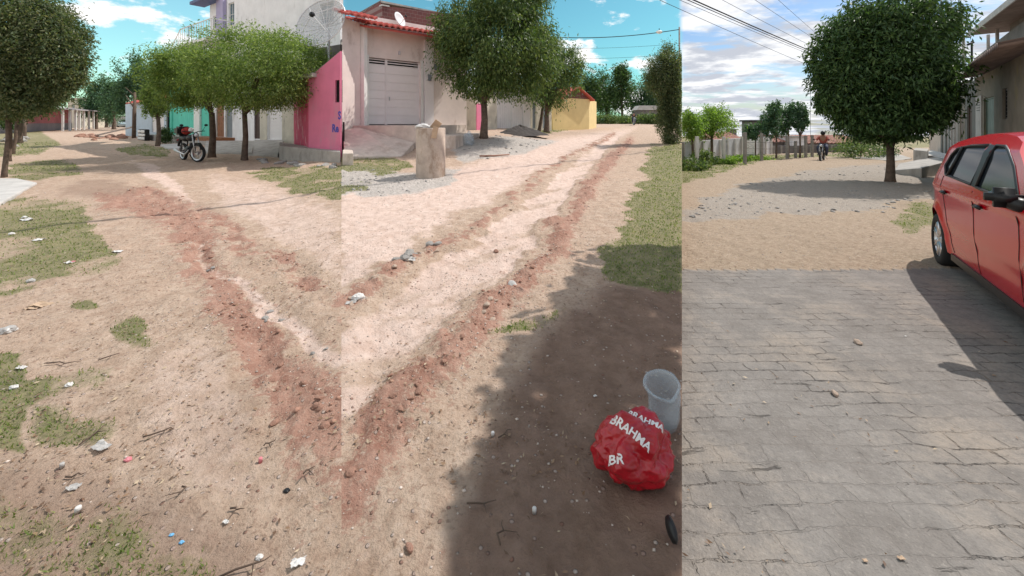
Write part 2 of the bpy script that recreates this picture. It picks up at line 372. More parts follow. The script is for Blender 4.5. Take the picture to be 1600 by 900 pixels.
def masks(px, py, x, y):
    n1 = fbm(x*1.6, y*1.6, 31); n2 = fbm(x*6, y*6, 41); n3 = fbm(x*.45, y*.45, 51)
    jx, jy = warp(px, py, x, y)
    p1 = (px < 533.5); p3 = px >= 1065.5; p2 = ~p1 & ~p3
    Z = np.zeros_like(px)
    def u(lst, base, k=1.):
        r = Z
        for poly, s in lst: r = np.maximum(r, poly_soft(jx, jy, poly, s)*k)
        return r*base
    grass = np.maximum.reduce([u(GR1, p1), u(GR2, p2), u(GR3, p3), u(GR1S, p1, .55), u(GR2S, p2, .6), u(GR3S, p3, .7)])
    grass = np.maximum(grass, ss(48, 56, y)*p3+ss(64, 72, y)*p2+ss(85, 100, y)*p1)
    # thin scattered grass
    verge = poly_soft(jx, jy, GR2[0][0], 14)*p2*.75
    grass = np.clip(grass*(.45+1.1*ss(.3, .6, n1)), 0, 1); grass = np.maximum(grass, verge)
    red = Z.copy()
    for l, b, k in ((RED1, p1, 1), (RED1b, p1, .8), (RED2L, p2, .8), (RED2R, p2, 1)):
        q = polydist(jx, jy, l); red = np.maximum(red, np.exp(-q*q*.9)*k*b)
    redbroad = np.maximum(np.exp(-(polydist(jx, jy, RED2R)/3.4)**2)*p2*.42, np.exp(-(polydist(jx, jy, RED1)/3.2)**2)*p1*.45)
    red = np.clip(red*(.35+1.3*ss(.35, .62, n2))+redbroad, 0, 1)
    pale = Z.copy()
    q = polydist(jx, jy, PALE1); pale = np.maximum(pale, np.exp(-q*q)*p1)
    q = polydist(jx, jy, CH2); pale = np.maximum(pale, ss(1.25, .7, q)*p2*(.45+.55*ss(.3,.6,fbm((x-y*.9)*3.5, (x*.5+y)*.7, 88))))
    pale = np.maximum(pale, .75*poly_soft(jx, jy, [(200,250),(240,255),(290,290),(300,330),(262,300)], 8)*p1)
    pale = np.maximum(pale, .55*poly_soft(jx, jy, [(320,262),(440,290),(540,330),(540,440),(440,390),(330,320)], 25)*p1)
    pale = np.maximum(pale, .45*poly_soft(jx, jy, [(190,560),(330,500),(420,640),(440,800),(330,780),(200,700)], 60)*p1)
    pale = np.maximum(pale, .7*poly_soft(jx, jy, [(520,300),(700,262),(860,215),(1000,196),(980,215),(850,270),(700,350),(520,460)], 20)*p2)
    pale = np.maximum(pale, .4*poly_soft(jx, jy, [(530,640),(600,700),(640,800),(600,920),(530,920)], 40)*p2)
    pale = pale*(1-np.clip(red, 0, 1)*np.where(p1, .45, .8)); red = red*(1-.5*np.exp(-polydist(jx, jy, PALE1)**2)*p1)
    grey = Z.copy()
    grey = np.maximum(grey, .85*poly_soft(jx, jy, [(500,262),(560,256),(640,270),(720,262),(700,296),(620,305),(500,308)], 9)*p2)
    grey = np.maximum(grey, .7*poly_soft(jx, jy, [(690,218),(800,212),(880,220),(820,240),(720,255)], 7)*p2)
    grey = np.maximum(grey, .68*poly_soft(jx, jy, [(1040,352),(1100,308),(1150,290),(1250,268),(1400,252),(1500,250),(1500,300),(1440,312),(1340,330),(1200,338),(1100,345)], 6)*p3)
    cob = ((px >= 1065.5) & (y < 4.62+.05*(vn(x*3, y*0, 3)-.5)))*1.
    dark = Z.copy()
    dark = np.maximum(dark, .5*poly_soft(jx, jy, [(-60,700),(150,730),(260,760),(420,830),(420,960),(-60,960)], 70)*p1)
    dark = np.maximum(dark, .5*poly_soft(jx, jy, [(130,278),(200,283),(230,300),(180,312),(80,305)], 12)*p1)
    dark = np.maximum(dark, .5*poly_soft(jx, jy, [(230,560),(330,520),(430,600),(420,700),(300,720)], 50)*p1*n1)
    dark = np.maximum(dark, .9*poly_soft(jx, jy, [(1090,440),(940,440),(850,510),(770,620),(720,760),(700,960),(1090,960)], 40)*p2)  # painted shade: darkens the dirt where the overhead crown's shadow falls
    return grass, red, pale, grey, cob, dark
SEAM = [math.degrees(math.atan((q-800)/F)) for q in (533.45, 533.55, 1065.45, 1065.55)]
def build_ground():
    az = np.concatenate([np.linspace(-180, -56, 26)[:-1], np.arange(-56, 56.01, .2), np.linspace(56, 180, 26)[1:-1]])
    fine = []
    az = np.unique(np.round(np.concatenate([az, [SEAM[0], SEAM[1], SEAM[2], SEAM[3]]]), 7))
    r = np.concatenate([np.geomspace(.35, 1.2, 8)[:-1], np.exp(np.arange(math.log(1.2), math.log(9), .012)), np.exp(np.arange(math.log(9.05), math.log(75), .014)), np.geomspace(78, 900, 24)])
    A, Rr = np.meshgrid(np.radians(az), r, indexing='xy')
    x = np.sin(A)*Rr; y = np.cos(A)*Rr
    z = terrain(x.ravel(), y.ravel()).reshape(x.shape)
    nr, na = x.shape
    verts = np.stack([x.ravel(), y.ravel(), z.ravel()], 1)
    i = np.arange(nr-1)[:, None]*na; j = np.arange(na)[None, :]; j2 = (j+1) % na
    quads = np.stack([i+j, i+j2, i+na+j2, i+na+j], -1).reshape(-1, 4)
    verts = np.vstack([verts, [[0, 0, float(terrain(np.array([0.]), np.array([0.]))[0])]]])
    cidx = len(verts)-1
    me = bpy.data.meshes.new('ground')
    nq = len(quads); nt = na
    me.vertices.add(len(verts)); me.vertices.foreach_set('co', verts.ravel())
    me.loops.add(nq*4+nt*3)
    tri = np.stack([np.full(na, cidx), (np.arange(na)+1) % na, np.arange(na)], 1)
    quads = quads[:, ::-1]
    tri = tri
    me.loops.foreach_set('vertex_index', np.concatenate([quads.ravel(), tri.ravel()]))
    me.polygons.add(nq+nt)
    me.polygons.foreach_set('loop_start', np.concatenate([np.arange(nq)*4, nq*4+np.arange(nt)*3]))
    me.polygons.foreach_set('use_smooth', np.ones(nq+nt, bool))
    me.update(calc_edges=True)
    ev = np.empty(len(me.edges)*2, np.int32); me.edges.foreach_get('vertices', ev); ev = ev.reshape(-1, 2)
    cols = [int(np.argmin(np.abs(az-s_))) for s_ in SEAM]; ca, cb = ev[:, 0] % na, ev[:, 1] % na
    sh = (ca == cb) & np.isin(ca, cols) & (ev.max(1) < nr*na)
    se = me.attributes.new('sharp_edge', 'BOOLEAN', 'EDGE'); se.data.foreach_set('value', sh)
    vx, vy = verts[:, 0], verts[:, 1]
    d = np.maximum(vy, .3); px = 800+F*np.clip(vx/d, -3, 3); row = base_row(px, d)
    front = vy > .3
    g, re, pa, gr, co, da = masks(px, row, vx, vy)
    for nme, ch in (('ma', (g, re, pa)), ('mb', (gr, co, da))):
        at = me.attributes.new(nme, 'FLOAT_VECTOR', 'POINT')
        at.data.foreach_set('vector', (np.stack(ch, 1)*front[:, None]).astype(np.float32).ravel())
    o = bpy.data.objects.new('ground', me); C.objects.link(o); tag(o, kind='structure', label='rutted reddish dirt ground of the streets with grass and block paving')
    # material
    m, nt_, b = newmat('ground_mix'); N = nt_.nodes; L = nt_.links
    geo = N.new('ShaderNodeNewGeometry'); pos = geo.outputs['Position']
    def attr(n):
        a = N.new('ShaderNodeAttribute'); a.attribute_name = n; s = N.new('ShaderNodeSeparateXYZ'); L.new(a.outputs['Vector'], s.inputs[0]); return s.outputs
    a = attr('ma'); c = attr('mb')
    sx_ = N.new('ShaderNodeSeparateXYZ'); L.new(pos, sx_.inputs[0])
    def noise(s, det=6, rough=.6, vec=None, dist=0):
        n = N.new('ShaderNodeTexNoise'); n.inputs['Scale'].default_value = s; n.inputs['Detail'].default_value = det; n.inputs['Roughness'].default_value = rough; n.inputs['Distortion'].default_value = dist
        L.new(vec or pos, n.inputs['Vector']); return n.outputs['Fac']
    def mr(v, a0, a1, b0=0., b1=1.):
        n = N.new('ShaderNodeMapRange'); n.inputs['From Min'].default_value = a0; n.inputs['From Max'].default_value = a1; n.inputs['To Min'].default_value = b0; n.inputs['To Max'].default_value = b1; L.new(v, n.inputs['Value']); return n.outputs[0]
    def ma(op, v1, v2=None, cl=False):
        n = N.new('ShaderNodeMath'); n.operation = op; n.use_clamp = cl
        for k, v in enumerate((v1, v2)):
            if v is None: continue
            if isinstance(v, (int, float)): n.inputs[k].default_value = v
            else: L.new(v, n.inputs[k])
        return n.outputs[0]
    def mix(f, c1, c2):
        n = N.new('ShaderNodeMix'); n.data_type = 'RGBA'
        if isinstance(f, float): n.inputs['Factor'].default_value = f
        else: L.new(f, n.inputs['Factor'])
        for k, v in (('A', c1), ('B', c2)):
            if isinstance(v, tuple): n.inputs[k].default_value = (*v, 1)
            else: L.new(v, n.inputs[k])
        return n.outputs['Result']
    nf = noise(45, 8, .7); nm = noise(7, 8, .65); nl = noise(1.3, 5, .6)
    c_right = ma('GREATER_THAN', sx_.outputs[0], ma('MULTIPLY', sx_.outputs[1], U23))
    def sharp(m_, w=.5):      # break the mask edge with fine noise
        t = ma('ADD', m_, ma('MULTIPLY', ma('SUBTRACT', nm, .5), w)); t = ma('ADD', t, ma('MULTIPLY', ma('SUBTRACT', nf, .5), w))
        return mr(t, .32, .68)
    dirt = mix(mr(nm, .35, .65), (.41,.29,.215), (.57,.44,.345))
    dirt = mix(ma('MULTIPLY', mr(nl, .35, .7), .7), dirt, (.50,.36,.27)); n18 = noise(16, 8, .75)
    dirt = mix(ma('MULTIPLY', mr(n18, .52, .62), .40), dirt, (.31,.20,.145)); dirt = mix(ma('MULTIPLY', mr(n18, .46, .36), .45), dirt, (.60,.47,.39))
    dirt = mix(c_right, dirt, mix(mr(n18, .35, .65), (.30,.225,.16), (.46,.36,.27)))
    dirt = mix(ma('MULTIPLY', mr(nf, .54, .64), .7), dirt, (.24,.155,.11))
    pale = mix(mr(nm, .35, .7), (.60,.44,.365), (.74,.585,.51)); pale = mix(ma('MULTIPLY', mr(noise(16, 8, .75), .52, .62), .4), pale, (.46,.31,.24))
    # streaks of run-off
    cx = mix(sharp(a[2], .35), dirt, pale)
    red = mix(mr(nm, .35, .65), (.27,.12,.085), (.43,.245,.185)); red = mix(ma('MULTIPLY', mr(nf, .52, .66), .8), red, (.52,.38,.30))
    cx = mix(ma('MULTIPLY', mr(ma('ADD', a[1], ma('ADD', ma('MULTIPLY', ma('SUBTRACT', nm, .5), 1.5), ma('ADD', ma('MULTIPLY', ma('SUBTRACT', nf, .5), 1.4), ma('MULTIPLY', ma('SUBTRACT', n18, .5), 2.)))), .38, .66), .85), cx, red)
    gre = mix(mr(nf, .4, .6), mix(c_right, (.40,.36,.33), (.29,.25,.215)), mix(c_right, (.62,.58,.54), (.44,.385,.33))); 
    # crushed stone: voronoi pebbles
    vo = N.new('ShaderNodeTexVoronoi'); vo.inputs['Scale'].default_value = 22; L.new(pos, vo.inputs['Vector'])
    sepc = N.new('ShaderNodeSeparateColor'); L.new(vo.outputs['Color'], sepc.inputs[0])
    gre = mix(ma('MULTIPLY', sepc.outputs[0], .5), gre, (.25,.225,.205))
    cx = mix(ma('MULTIPLY', sharp(c[0], .5), .9), cx, gre)
    drk = mix(mr(nm, .35, .65), (.15,.088,.062), (.25,.155,.115)); drk = mix(ma('MULTIPLY', mr(nf, .55, .7), .7), drk, (.28,.20,.16))  # dark dirt on the left; in the middle street shade put into the colour
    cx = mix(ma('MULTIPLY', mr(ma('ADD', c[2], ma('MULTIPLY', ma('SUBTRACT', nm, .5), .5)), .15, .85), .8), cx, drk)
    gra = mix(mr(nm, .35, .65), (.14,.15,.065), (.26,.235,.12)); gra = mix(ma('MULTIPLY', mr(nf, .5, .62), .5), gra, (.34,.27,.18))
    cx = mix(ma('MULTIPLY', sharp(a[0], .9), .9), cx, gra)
    # pebble speckle everywhere
    v2 = N.new('ShaderNodeTexVoronoi'); v2.inputs['Scale'].default_value = 38; L.new(pos, v2.inputs['Vector'])
    s2 = N.new('ShaderNodeSeparateColor'); L.new(v2.outputs['Color'], s2.inputs[0])
    peb = ma('MULTIPLY', ma('GREATER_THAN', s2.outputs[0], .86), mr(v2.outputs['Distance'], .36, .24))
    pebc = mix(s2.outputs[1], (.62,.52,.46), (.27,.13,.09))
    cx = mix(ma('MULTIPLY', peb, ma('SUBTRACT', .85, c[1])), cx, pebc)
    # old block paving
    wv = N.new('ShaderNodeTexNoise'); wv.inputs['Scale'].default_value = 2.6; wv.inputs['Detail'].default_value = 5; wv.inputs['Roughness'].default_value = .6; L.new(pos, wv.inputs['Vector'])
    sub = N.new('ShaderNodeVectorMath'); sub.operation = 'SUBTRACT'; L.new(wv.outputs['Color'], sub.inputs[0]); sub.inputs[1].default_value = (.5,.5,.5)
    scl = N.new('ShaderNodeVectorMath'); scl.operation = 'SCALE'; L.new(sub.outputs[0], scl.inputs[0]); scl.inputs['Scale'].default_value = .11
    add = N.new('ShaderNodeVectorMath'); add.operation = 'ADD'; L.new(pos, add.inputs[0]); L.new(scl.outputs[0], add.inputs[1])
    br = N.new('ShaderNodeTexBrick'); br.inputs['Scale'].default_value = 1; br.inputs['Brick Width'].default_value = .22; br.inputs['Row Height'].default_value = .105
    br.inputs['Mortar Size'].default_value = .0055; br.inputs['Mortar Smooth'].default_value = .3; br.inputs['Color1'].default_value = (.0,0,0,1); br.inputs['Color2'].default_value = (1,1,1,1); br.inputs['Bias'].default_value = 0
    wv2 = N.new('ShaderNodeTexNoise'); wv2.inputs['Scale'].default_value = 14; wv2.inputs['Detail'].default_value = 4; L.new(pos, wv2.inputs['Vector'])
    sb2 = N.new('ShaderNodeVectorMath'); sb2.operation = 'MULTIPLY_ADD'; L.new(wv2.outputs['Color'], sb2.inputs[0]); sb2.inputs[1].default_value = (.035,.035,0); L.new(add.outputs[0], sb2.inputs[2])
    L.new(sb2.outputs[0], br.inputs['Vector'])
    nb = noise(3.2, 6, .7); ncr = noise(1.7, 4, .6); nfine = noise(90, 4, .6)
    pav = mix(mr(nb, .35, .65), (.185,.165,.15), (.27,.247,.228))
    pav = mix(ma('MULTIPLY', mr(noise(1.6, 7, .7), .5, .68), .6), pav, (.34,.275,.215)); pav = mix(ma('MULTIPLY', mr(noise(24, 8, .75), .5, .62), .4), pav, (.15,.135,.125))
    bc = N.new('ShaderNodeSeparateColor'); L.new(br.outputs['Color'], bc.inputs[0])
    pav = mix(ma('MULTIPLY', bc.outputs[0], .16), pav, (.20,.19,.18))
    pav = mix(ma('MULTIPLY', mr(nfine, .55, .75), .5), pav, (.18,.16,.145))
    joint = ma('MULTIPLY', br.outputs['Fac'], ma('MULTIPLY', mr(ncr, .46, .6), mr(noise(9, 4, .7), .4, .62)))
    joint = ma('MAXIMUM', joint, ma('MULTIPLY', br.outputs['Fac'], ma('MULTIPLY', mr(nb, .35, .6), .16)))
    pav = mix(ma('MULTIPLY', joint, .7), pav, mix(mr(noise(5, 4, .6), .5, .6), (.06,.05,.045), (.26,.20,.15)))
    nst = noise(60, 6, .8); pav = mix(ma('MULTIPLY', mr(nst, .56, .7), .55), pav, (.10,.09,.08)); pav = mix(ma('MULTIPLY', mr(nst, .44, .32), .5), pav, (.42,.38,.34))
    mp = N.new('ShaderNodeMapping'); mp.inputs['Scale'].default_value = (1.2, 9, 1); L.new(add.outputs[0], mp.inputs['Vector'])
    chip = mr(noise(1.6, 5, .6, mp.outputs[0]), .66, .72)
    pav = mix(ma('MULTIPLY', chip, .55), pav, (.10,.085,.075))
    cx = mix(c[1], cx, pav)
    # broken stone apron joints inside the grey area
    L.new(cx, b.inputs['Base Color']); b.inputs['Roughness'].default_value = .95; b.inputs['Specular IOR Level'].default_value = .2
    # bump
    hgt = ma('ADD', ma('MULTIPLY', nm, 1.0), ma('MULTIPLY', nf, .8)); hgt = ma('ADD', hgt, ma('MULTIPLY', peb, .8))
    hgt = ma('ADD', hgt, ma('MULTIPLY', ma('SUBTRACT', 1., vo.outputs['Distance']), ma('MULTIPLY', c[0], .6)))
    hc = ma('SUBTRACT', ma('MULTIPLY', ma('ADD', nb, ma('MULTIPLY', nfine, .25)), .6), ma('MULTIPLY', joint, .9)); hc = ma('SUBTRACT', hc, ma('MULTIPLY', chip, .5))
    hm = N.new('ShaderNodeMix'); L.new(c[1], hm.inputs['Factor']); L.new(hgt, hm.inputs['A']); L.new(hc, hm.inputs['B'])
    bp = N.new('ShaderNodeBump'); bp.inputs['Strength'].default_value = .9; bp.inputs['Distance'].default_value = .035
    L.new(hm.outputs[0], bp.inputs['Height']); L.new(bp.outputs[0], b.inputs['Normal'])
    me.materials.append(m)
build_ground()

# ------------------------------------------------------------------ grass, pebbles (countless)
def scatter_pts(n, r0=1.25, r1=40, azr=(-54, 54)):
    a = np.radians(rng.uniform(azr[0], azr[1], n)); r = np.exp(rng.uniform(math.log(r0), math.log(r1), n)); return np.sin(a)*r, np.cos(a)*r
def pxrow(x, y):
    d = np.maximum(y, .3); px = 800+F*x/d; return px, base_row(px, d)
def fast_mesh(name, V, Fc, m, parent=None, smooth=False):
    """V (n,k,3) islands, Fc faces for one island"""
    n, k, _ = V.shape; Fc = np.array(Fc); fl = Fc.shape[1]
    idx = (np.arange(n)[:, None, None]*k+Fc[None]).reshape(-1)
    me = bpy.data.meshes.new(name); me.vertices.add(n*k); me.vertices.foreach_set('co', V.astype(np.float32).ravel())
    me.loops.add(len(idx)); me.loops.foreach_set('vertex_index', idx); np_ = len(idx)//fl
    me.polygons.add(np_); me.polygons.foreach_set('loop_start', np.arange(np_)*fl)
    if smooth: me.polygons.foreach_set('use_smooth', np.ones(np_, bool))
    me.update(calc_edges=True); me.materials.append(m)
    o = bpy.data.objects.new(name, me); C.objects.link(o)
    if parent: o.parent = parent
    return o
def grass_obj():
    x, y = scatter_pts(330000); px, row = pxrow(x, y)
    g = masks(px, row, x, y)[0]
    keep = (rng.random(len(x)) < np.clip(g*1.5-.35, 0, .8)) & (np.abs(px-1065.5) > 1.5)
    x, y = x[keep], y[keep]; n = len(x)
    z = terrain(x, y)-.005; d = y
    h = rng.uniform(.007, .024, n)*(1+d*.06); w = .0028*(1+d*.35)
    a = rng.uniform(0, 2*math.pi, n); l = rng.uniform(-.8, .8, (2, n))*h
    b0 = np.stack([x-np.cos(a)*w, y-np.sin(a)*w, z], 1); b1 = np.stack([x+np.cos(a)*w, y+np.sin(a)*w, z], 1)
    t = np.stack([x+l[0], y+l[1], z+h], 1)
    tag(fast_mesh('grass', np.stack([b0, b1, t], 1), [(0, 1, 2)], M['grass']), 'short patchy green grass growing in the dirt', 'grass', kind='stuff')
grass_obj()
def rockV(n, s, flat=.6):
    ph = np.array([[0,0,1],[1,0,0],[0,1,0],[-1,0,0],[0,-1,0],[0,0,-1]], float)
    v = ph[None]*rng.uniform(.6, 1.2, (n, 6, 1)); v[:, :, 2] *= flat
    a = rng.uniform(0, 6.28, n); c, s_ = np.cos(a), np.sin(a)
    vx = v[:, :, 0]*c[:, None]-v[:, :, 1]*s_[:, None]; vy = v[:, :, 0]*s_[:, None]+v[:, :, 1]*c[:, None]
    return np.stack([vx, vy, v[:, :, 2]], 2)*s[:, None, None]
RF = [(0,1,2),(0,2,3),(0,3,4),(0,4,1),(5,2,1),(5,3,2),(5,4,3),(5,1,4)]
def pebbles():
    for nm, mt, cnt, sel, sz in (('pebbles', 'pebble', 60000, 0, (.0015, .006)), ('red_clods', 'rock_red', 60000, 1, (.003, .012)), ('crushed_stone', 'rock_grey', 16000, 2, (.006, .017))):
        x, y = scatter_pts(cnt, 1.25, 30); px, row = pxrow(x, y); g, re, pa, gr, co, da = masks(px, row, x, y)
        p = {0: .26*(1-co)*(1-g)*(1-.6*da)+.06*re, 1: np.clip(re-.35, 0, 1)*.35*(1-co), 2: np.clip(gr-.2, 0, 1)*.8}[sel]
        p = p*(.15+1.6*ss(.42, .68, fbm(x*1.3+7, y*1.3, 19)))
        k = (rng.random(len(x)) < p) & (np.abs(px-1065.5) > 4)
        x, y = x[k], y[k]; s = rng.uniform(sz[0], sz[1], len(x))*(1+y*.13)*rng.choice([.6, 1, 1.5], len(x))
        V = rockV(len(x), s); V += np.stack([x, y, terrain(x, y)+s*.15], 1)[:, None]
        tag(fast_mesh(nm, V, RF, M[mt]), {0: 'small pale pebbles strewn over the dirt', 1: 'crumbled reddish clods along the gully banks', 2: 'grey crushed stone scattered on the roadside'}[sel], 'pebbles', kind='stuff')
pebbles()
def flecks():
    x, y = scatter_pts(26000, 1.25, 14); px, row = pxrow(x, y); g, re, pa, gr, co, da = masks(px, row, x, y)
    p = np.where(px < 533.5, .5, .22)*(1-co*.8)*(.1+1.5*ss(.45, .62, fbm(x*2, y*2, 99)))
    k = (rng.random(len(x)) < p) & (np.abs(px-1065.5) > 3); x, y = x[k], y[k]; n = len(x); a = rng.uniform(0, 6.28, n); L_ = rng.uniform(.003, .012, n)*(1+.12*y); w = L_*rng.uniform(.15, .5, n)
    z = terrain(x, y)+.006; c, s = np.cos(a), np.sin(a); dz = rng.uniform(-.002, .006, (4, n))
    V = np.stack([np.stack([x+c*L_, y+s*L_, z+dz[0]], 1), np.stack([x-s*w, y+c*w, z+dz[1]], 1), np.stack([x-c*L_, y-s*L_, z+dz[2]], 1), np.stack([x+s*w, y-c*w, z+dz[3]], 1)], 1)
    m = leafmat('leaf_litter', (.12,.07,.045), (.25,.15,.09), (.52,.42,.30), .1)
    tag(fast_mesh('leaf_litter', V, [(0,1,2,3)], m), 'tiny dry leaf and straw bits strewn over the dirt', 'leaf litter', kind='stuff')
flecks()
# single stones
def rock_mesh(seed, flat=.6):
    rd = random.Random(seed); bm = bmesh.new(); bmesh.ops.create_icosphere(bm, subdivisions=2, radius=1)
    dirs = [Vector((rd.uniform(-1,1), rd.uniform(-1,1), rd.uniform(-1,1))).normalized() for _ in range(9)]
    offs = [rd.uniform(.55, .85) for _ in dirs]
    for v in bm.verts:
        for dd, of in zip(dirs, offs):
            t = v.co.dot(dd)
            if t > of: v.co -= dd*(t-of)
        v.co *= 1+rd.uniform(-.04, .04); v.co.z *= flat
    me = bpy.data.meshes.new('stone'); bm.to_mesh(me); bm.free(); return me
RM = [rock_mesh(i) for i in range(5)]
def stones(n, path, matk, smin, smax, label, group, spread=1.2):
    out = 0
    while out < n:
        i = random.randrange(len(path)-1); t = random.random(); a, b = path[i], path[i+1]
        w = a[2]+(b[2]-a[2])*t
        px = a[0]+(b[0]-a[0])*t+random.gauss(0, w*spread*.5); row = a[1]+(b[1]-a[1])*t+random.gauss(0, w*spread*.4)
        if px < 4 or px > 1590 or abs(px-533.5) < 10 or abs(px-1065.5) < 12 or row < 205: continue
        if (path[0][0] > 1065) != (px > 1065.5) or (path[0][0] > 520) != (px > 533.5): continue
        x, y, z = P(px, row)
        me = random.choice(RM)
        key = me.name+matk
        m2 = bpy.data.meshes.get(key)
        if not m2: m2 = me.copy(); m2.name = key; m2.materials.append(M[matk])
        o = bpy.data.objects.new('stone', m2); C.objects.link(o)
        s = random.uniform(smin, smax)*(1+y*.05)
        o.location = (x, y, z+s*.15); o.scale = (s, s*random.uniform(.6, 1), s*random.uniform(.6, 1)); o.rotation_euler = (random.uniform(-.3,.3), random.uniform(-.3,.3), random.uniform(0, 6.3))
        tag(o, label, 'stone', group); out += 1
G1 = 'stones along the gully of the left street'; G2 = 'stones along the ruts of the middle street'; G3 = 'stones in the broken paving under the big tree'
stones(46, RED1, 'rock_red', .010, .028, 'small reddish stone lying on the gully edge of the left street', G1)
stones(34, RED1b, 'rock_tan', .010, .028, 'small pale tan stone in the upper gully rim of the left street', G1+' upper rim')
stones(10, PALE1, 'rock_grey', .012, .03, 'grey stone lying in the pale channel of the left street', G1+' channel', 2)
stones(28, RED2R, 'rock_red', .010, .026, 'small reddish stone on the near rut edge of the middle street', G2)
stones(20, RED2L, 'rock_tan', .014, .034, 'pale stone on the far rut edge of the middle street', G2+' far edge', 1.2)
stones(10, [(615,415,10),(690,380,10)], 'rock_grey', .03, .055, 'flat grey stone in a heap at the far rut edge', G2+' heap')
stones(6, [(700,520,18),(780,480,14)], 'rock_tan', .018, .034, 'flat pale stone by the near rut edge', G2+' pale')
stones(36, [(1072,345,8),(1120,312,9),(1200,330,7),(1330,328,6),(1440,312,5)], 'rock_grey', .018, .045, 'loose grey paving stone at the edge of the broken apron', G3)
# countless litter-sized chips are part of the pebbles; single stones with places of their own
for px, row, s, mk, lb in ((428,660,.026,'rock_red','dark red fist-sized stone on the dirt left of the rut'), (508,665,.032,'rock_red','large dark red stone near the right edge of the left street'),
                           (800,448,.06,'concrete_white','whitish stone beside the near rut of the middle street'), (610,585,.022,'rock_red','dark red stone left of the red clay heap'),
                           (655,625,.034,'rock_red','large lump of dark red clay on the near rut edge'), (640,862,.022,'rock_red','lone reddish stone low in the middle street'),
                           (1340,538,.035,'rock_tan','tan stone lying on the block paving'), (1305,618,.03,'rock_tan','smaller sandy stone on the block paving further down'), (775,388,.04,'rock_red','reddish stone in the middle of the pale channel')):
    x, y, z = P(px, row); me = RM[int(px) % 5].copy(); me.materials.append(M[mk])
    o = bpy.data.objects.new('stone', me); C.objects.link(o); o.location = (x, y, z+s*.3); o.scale = (s, s*.75, s*.8); o.rotation_euler = (0, 0, px); tag(o, lb, 'stone')

# ------------------------------------------------------------------ trees
def crown_leaves(c, r, n, L, clumps=60, shell=.75, box=1., droop=.4, clip=None, seed=0, flat_bottom=None, csize=.22, wid=.36):
    g = np.random.default_rng(seed)
    dirs = g.normal(size=(clumps, 3)); dirs /= np.linalg.norm(dirs, axis=1)[:, None]
    if box != 1.:                                     # superellipsoid: flatter sides
        p = 2*box; k = (np.abs(dirs)**p).sum(1)**(-1/p); dirs = dirs*k[:, None]
    rad = shell+(1-shell)*g.random(clumps); inner = g.random(clumps) < .25; rad = np.where(inner, rad*g.uniform(.35, .8, clumps), rad)
    rad = rad*g.uniform(.86, 1.09, clumps)
    cc = dirs*rad[:, None]
    k = g.integers(0, clumps, n)
    off = g.normal(size=(n, 3))*csize*g.uniform(.6, 1.3, (clumps, 1))[k]
    p = cc[k]+off
    p = p*np.array(r)
    if flat_bottom is not None:
        low = p[:, 2] < flat_bottom; p[low, 2] = flat_bottom+np.abs(g.normal(size=low.sum()))*.12
    p = p+np.array(c)
    ln = L*g.uniform(.6, 1.3, n)
    # leaf direction: outward + down + random
    out = (p-np.array(c))/np.array(r); out /= np.linalg.norm(out, axis=1)[:, None]+1e-6
    t = out*.5+g.normal(size=(n, 3))*.6; t[:, 2] -= droop; t /= np.linalg.norm(t, axis=1)[:, None]
    q = g.normal(size=(n, 3)); s = np.cross(t, q); s /= np.linalg.norm(s, axis=1)[:, None]
    nrm = np.cross(s, t)
    w = ln*wid*.5
    a = p-t*ln[:, None]*.5; e = p+t*ln[:, None]*.5
    l_ = p+s*w[:, None]+nrm*(ln*.08)[:, None]; r_ = p-s*w[:, None]+nrm*(ln*.08)[:, None]
    V = np.stack([a, l_, e, r_], 1)
    if clip is not None: V = V[clip(V.mean(1))]
    return V
def tree(name, label, base, crowns, trunk, leaf, bark='bark', group=None, cat='tree', n=9000, L=.13, limbs=7, world_clip=None, **kw):
    """crowns: list of (centre xyz relative to base, radii); trunk: list of (x,y,z,r) relative"""
    t = thing(name, label, cat, base, 0, group)
    mb = MB(); 
    for tr in trunk: mb.tube([q[:3] for q in tr], [q[3] for q in tr], 8)
    rd = random.Random(hash(label) & 0xffff if False else sum(map(ord, label)))
    top = Vector(trunk[0][-1][:3]); rt = trunk[0][-1][3]
    tot = sum(r[0]*r[2] for c, r in crowns)
    for c, r in crowns:
        for i in range(max(2, int(limbs*r[0]*r[2]/tot))):
            a = rd.uniform(0, 6.28); e = Vector(c)+Vector((math.cos(a)*r[0]*rd.uniform(.2,.6), math.sin(a)*r[1]*rd.uniform(.2,.6), r[2]*rd.uniform(-.1,.6)))
            mid = top.lerp(e, .5)+Vector((rd.uniform(-.1,.1), rd.uniform(-.1,.1), .12*r[2]))
            if world_clip is not None:
                pts = np.array([list(e+Vector(base)), list(mid+Vector(base))])
                if not world_clip(pts).all(): continue
            mb.tube([top-Vector((0,0,.08)), mid, e], [rt*.75, rt*.4, rt*.12], 6)
    mb.build('trunk', M[bark], t, True)
    Vs = []
    for i, (c, r) in enumerate(crowns):
        clip = (lambda p, b=np.array(base): world_clip(p+b)) if world_clip is not None else None
        Vs.append(crown_leaves(c, r, int(n*r[0]*r[2]/tot), L, seed=rd.randrange(9999), clip=clip, **kw))
    fast_mesh('crown', np.concatenate(Vs), [(0,1,2,3)], M[leaf], t)
    return t
